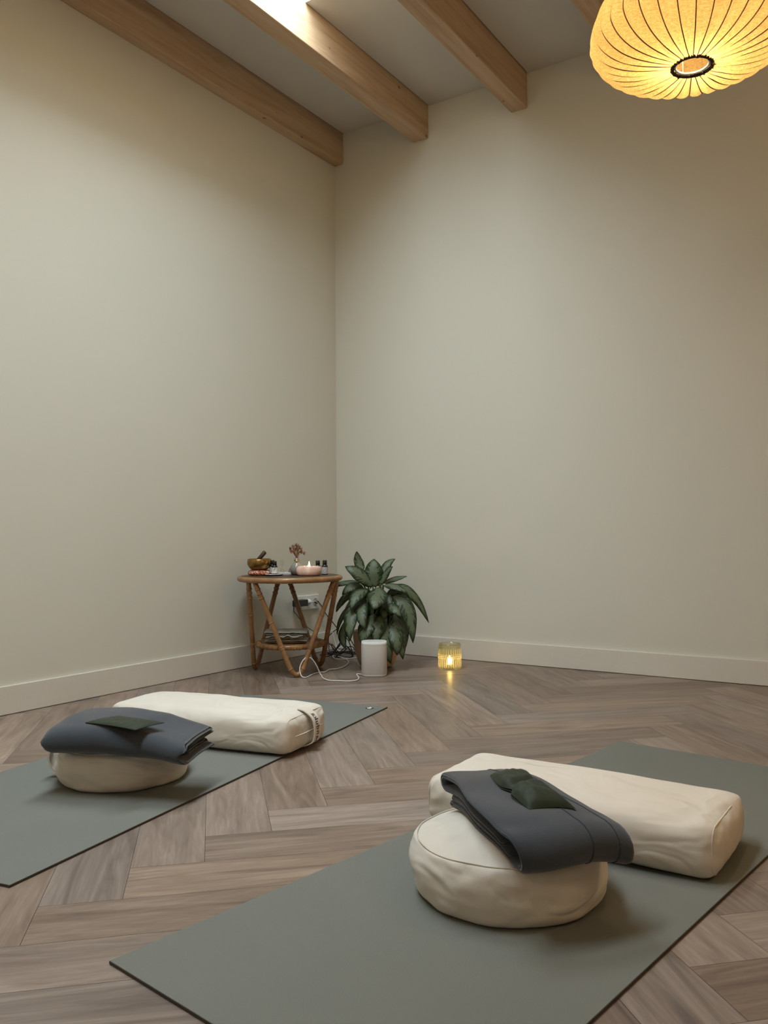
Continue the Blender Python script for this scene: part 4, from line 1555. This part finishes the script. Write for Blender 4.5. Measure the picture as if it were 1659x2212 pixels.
# ================================================================== potted plant
PX, PY = 0.572, -0.433
t = thing('potted_plant', 'bushy silver and dark green leafed plant in a terracotta pot in the corner', 'plant', (PX, PY, 0))
b = MB(); b.lathe([(0.0005, 0.0005), (0.070, 0.0005), (0.085, .010), (0.100, .040), (0.112, .090), (0.120, .150), (0.122, .178), (0.118, .184), (0.110, .180), (0.102, .150), (0.0005, .148)], 56); b.build('pot', M['pot'], t)
b = MB(); b.lathe([(0.0005, .150), (0.1015, .150), (0.1015, .158), (0.07, .163), (0.0005, .165)], 32, cap0=False, cap1=True); b.build('soil', M['soil'], t)
LEAVES = [
    ((0.551, -0.518, 0.494, 0.521, -0.515, 0.537, 0.514, -0.522, 0.589), 0.045, 1),
    ((0.602, -0.482, 0.407, 0.594, -0.49, 0.494, 0.575, -0.456, 0.549), 0.084, 0),
    ((0.591, -0.49, 0.412, 0.557, -0.562, 0.482, 0.487, -0.585, 0.514), 0.072, 0),
    ((0.621, -0.47, 0.422, 0.632, -0.43, 0.516, 0.655, -0.379, 0.546), 0.043, 0),
    ((0.624, -0.468, 0.422, 0.653, -0.462, 0.479, 0.687, -0.453, 0.512), 0.034, 0),
    ((0.633, -0.462, 0.426, 0.662, -0.384, 0.449, 0.704, -0.344, 0.457), 0.029, 0),
    ((0.637, -0.46, 0.417, 0.705, -0.451, 0.413, 0.762, -0.436, 0.379), 0.045, 0),
    ((0.66, -0.443, 0.392, 0.735, -0.37, 0.386, 0.802, -0.297, 0.22), 0.053, 0),
    ((0.614, -0.474, 0.407, 0.675, -0.577, 0.369, 0.685, -0.628, 0.309), 0.089, 0),
    ((0.57, -0.503, 0.4, 0.568, -0.6, 0.376, 0.565, -0.648, 0.304), 0.062, 0),
    ((0.552, -0.515, 0.403, 0.512, -0.566, 0.414, 0.478, -0.599, 0.37), 0.055, 0),
    ((0.545, -0.521, 0.432, 0.409, -0.538, 0.424, 0.352, -0.551, 0.375), 0.036, 0),
    ((0.516, -0.538, 0.379, 0.464, -0.572, 0.351, 0.434, -0.59, 0.282), 0.045, 0),
    ((0.515, -0.538, 0.327, 0.562, -0.649, 0.267, 0.576, -0.672, 0.153), 0.065, 0),
    ((0.552, -0.514, 0.36, 0.6, -0.613, 0.294, 0.635, -0.623, 0.211), 0.060, 0),
    ((0.671, -0.435, 0.359, 0.766, -0.443, 0.306, 0.801, -0.451, 0.135), 0.079, 0),
    ((0.623, -0.466, 0.307, 0.72, -0.51, 0.314, 0.772, -0.51, 0.265), 0.055, 0),
    ((0.618, -0.468, 0.264, 0.699, -0.549, 0.172, 0.728, -0.539, 0.039), 0.091, 0),
    ((0.598, -0.481, 0.273, 0.623, -0.601, 0.22, 0.609, -0.62, 0.135), 0.079, 0),
    ((0.678, -0.428, 0.273, 0.748, -0.487, 0.178, 0.769, -0.494, 0.057), 0.067, 2),
    ((0.515, -0.538, 0.331, 0.44, -0.549, 0.262, 0.405, -0.546, 0.161), 0.026, 0),
    ((0.514, -0.537, 0.264, 0.445, -0.556, 0.191, 0.472, -0.56, 0.095), 0.057, 0),
    ((0.694, -0.418, 0.282, 0.72, -0.398, 0.205, 0.717, -0.397, 0.086), 0.048, 0),
    ((0.647, -0.451, 0.359, 0.682, -0.381, 0.384, 0.713, -0.335, 0.334), 0.048, 0),
    ((0.63, -0.46, 0.254, 0.697, -0.545, 0.19, 0.685, -0.562, 0.089), 0.072, 0),
    ((0.642, -0.452, 0.283, 0.639, -0.404, 0.201, 0.653, -0.392, 0.095), 0.072, 0),
    ((0.563, -0.506, 0.331, 0.547, -0.466, 0.241, 0.524, -0.478, 0.125), 0.062, 0),
    ((0.647, -0.45, 0.33, 0.651, -0.422, 0.271, 0.684, -0.422, 0.167), 0.072, 0),
    ((0.592, -0.488, 0.369, 0.573, -0.427, 0.297, 0.587, -0.414, 0.209), 0.062, 0),
    ((0.638, -0.455, 0.273, 0.669, -0.571, 0.219, 0.67, -0.573, 0.127), 0.072, 0),
    ((0.584, -0.494, 0.388, 0.474, -0.505, 0.327, 0.418, -0.503, 0.247), 0.053, 0),
    ((0.664, -0.44, 0.369, 0.661, -0.489, 0.305, 0.67, -0.505, 0.246), 0.057, 0),
    ((0.625, -0.468, 0.412, 0.545, -0.401, 0.43, 0.497, -0.383, 0.388), 0.038, 0),
    ((0.552, -0.515, 0.389, 0.469, -0.473, 0.344, 0.444, -0.463, 0.264), 0.053, 0),
    ((0.662, -0.439, 0.263, 0.743, -0.514, 0.171, 0.751, -0.519, 0.08), 0.072, 0),
]
def leaf_mesh(P0, P1, P2, w, k, idx):
    nu, nv = 17, 9
    P0, P1, P2 = Vector(P0), Vector(P1), Vector(P2)
    ctr = P1 * 2 - (P0 + P2) * 0.5
    ctr = P1.lerp(ctr, 0.9)
    view = (Vector((2.9876, -4.0091, 0.688)) - P1).normalized()
    rnd = random.Random(idx)
    outw = Vector((P1.x - PX, P1.y - PY, 0.35)); outw.normalize()
    face = (view * 0.65 + outw * 0.6 + Vector((rnd.uniform(-.3, .3), rnd.uniform(-.3, .3), rnd.uniform(-.1, .3)))).normalized()
    b = MB(); uv = []
    G = []
    for i in range(nu):
        s = i / (nu - 1)
        p = P0 * (1 - s) ** 2 + ctr * 2 * s * (1 - s) + P2 * s * s
        tg = ((ctr - P0) * (1 - s) + (P2 - ctr) * s).normalized()
        side = tg.cross(face)
        side = side.normalized() if side.length > .05 else tg.orthogonal().normalized()
        nn = side.cross(tg).normalized()
        if nn.dot(view) < 0: nn = -nn
        ww = w * 0.60 * (math.sin(PI * s ** 0.80) ** 0.72) * (1.0 - 0.12 * s) if 0 < s < 1 else 0
        ww = max(ww, 0.0006)
        row = []
        for j in range(nv):
            v = -1 + 2 * j / (nv - 1)
            h = -0.24 * abs(v) ** 1.5 * ww + 0.03 * ww * (1 - min(1, abs(v) * 6)) * -1
            h += 0.05 * ww * math.sin(s * 17 + idx) * abs(v)
            row.append(p + side * v * ww + nn * h)
            uv.append((s, v))
        G.append(row)
    b.grid(G, nu, nv)
    return b, uv
for i, (P, w, k) in enumerate(LEAVES):
    b, uv = leaf_mesh(P[0:3], P[3:6], P[6:9], w, k, i)
    o = b.build('leaf', M['leaf'], t, off=(PX, PY, 0))
    l = o.data.uv_layers.new(name='UVMap')
    for lp in o.data.loops: l.data[lp.index].uv = uv[lp.vertex_index]
    so = o.modifiers.new('solid', 'SOLIDIFY'); so.thickness = 0.0009
for i, (P, w, k) in enumerate(LEAVES):
    a = i * 2.399
    r0 = 0.015 + 0.05 * ((i * 7) % 10) / 10
    x0, y0 = PX + r0 * math.cos(a), PY + r0 * math.sin(a)
    e = Vector(P[0:3])
    mid = Vector((x0, y0, .16)).lerp(e, .6) + Vector((0, 0, .02))
    b = MB(); b.tube(smooth_path([(x0, y0, .155), tuple(mid), tuple(e)], 6), [0.0042] * 6 + [0.0034] * 6 + [.0026], 7)
    b.build('leaf_stalk', M['stem'], t, off=(PX, PY, 0))

# ================================================================== ribbed glass tealight
gx, gy = 0.930, -0.312
t = thing('ribbed_glass', 'ribbed green glass tumbler with a lit tealight on the floor by the right wall', 'candle glass', (gx, gy, 0))
def fn(r, z, a):
    k = 1.0
    if r > .045: k = 1 + 0.030 * abs(math.sin(a * 15)) ** 0.8 * (1 if .012 < z < .108 else 0.15)
    return (r * k * math.cos(a), r * k * math.sin(a), z)
b = MB()
prof = [(0.0005, 0.0006), (0.050, 0.0006), (0.0545, .004), (0.0560, .014)]
for z in [.020, .030, .040, .050, .056, .060, .064, .070, .074, .078, .084, .094, .104]:
    prof.append((0.0560 + (0.0012 if z in (.056, .064, .074) else 0), z))
prof += [(0.0555, .112), (0.0560, .124), (0.0550, .127), (0.0530, .127), (0.0522, .120), (0.0520, .012), (0.0505, .009), (0.0005, .009)]
b.lathe(prof, 210, fn=fn)
for q_ in range(len(b.m)):
    ring_, seg_ = divmod(q_, 210)
    if 3 <= ring_ < 16 and (seg_ % 7) in (2, 3, 4): b.m[q_] = 1
    if ring_ in (8, 10, 12): b.m[q_] = 1
b.build('glass_wall', [M['ribglass'], M['ribridge']], t)
t2 = thing('tealight', 'small lit tealight inside the ribbed green glass tumbler', 'candle', (gx, gy, .0095))
b = MB(); b.lathe([(0.0005, 0), (.0195, 0), (.0200, .001), (.0200, .014), (.0185, .0145), (.0180, .012), (.0005, .012)], 28); b.build('wax_cup', M['wax'], t2)
b = MB(); b.tube([(0, 0, .012), (0, 0, .018)], .0007, 6); b.build('wick', M['ink'], t2)
b = MB(); b.lathe([(0.0003, .016), (.0040, .021), (.0055, .028), (.0045, .037), (.0018, .046), (.0003, .051)], 16); b.build('flame', M['flame'], t2)
light('floor_tealight_light', 'POINT', (gx, gy, .045), 1.8, (1.0, 0.58, 0.20), 0.006)
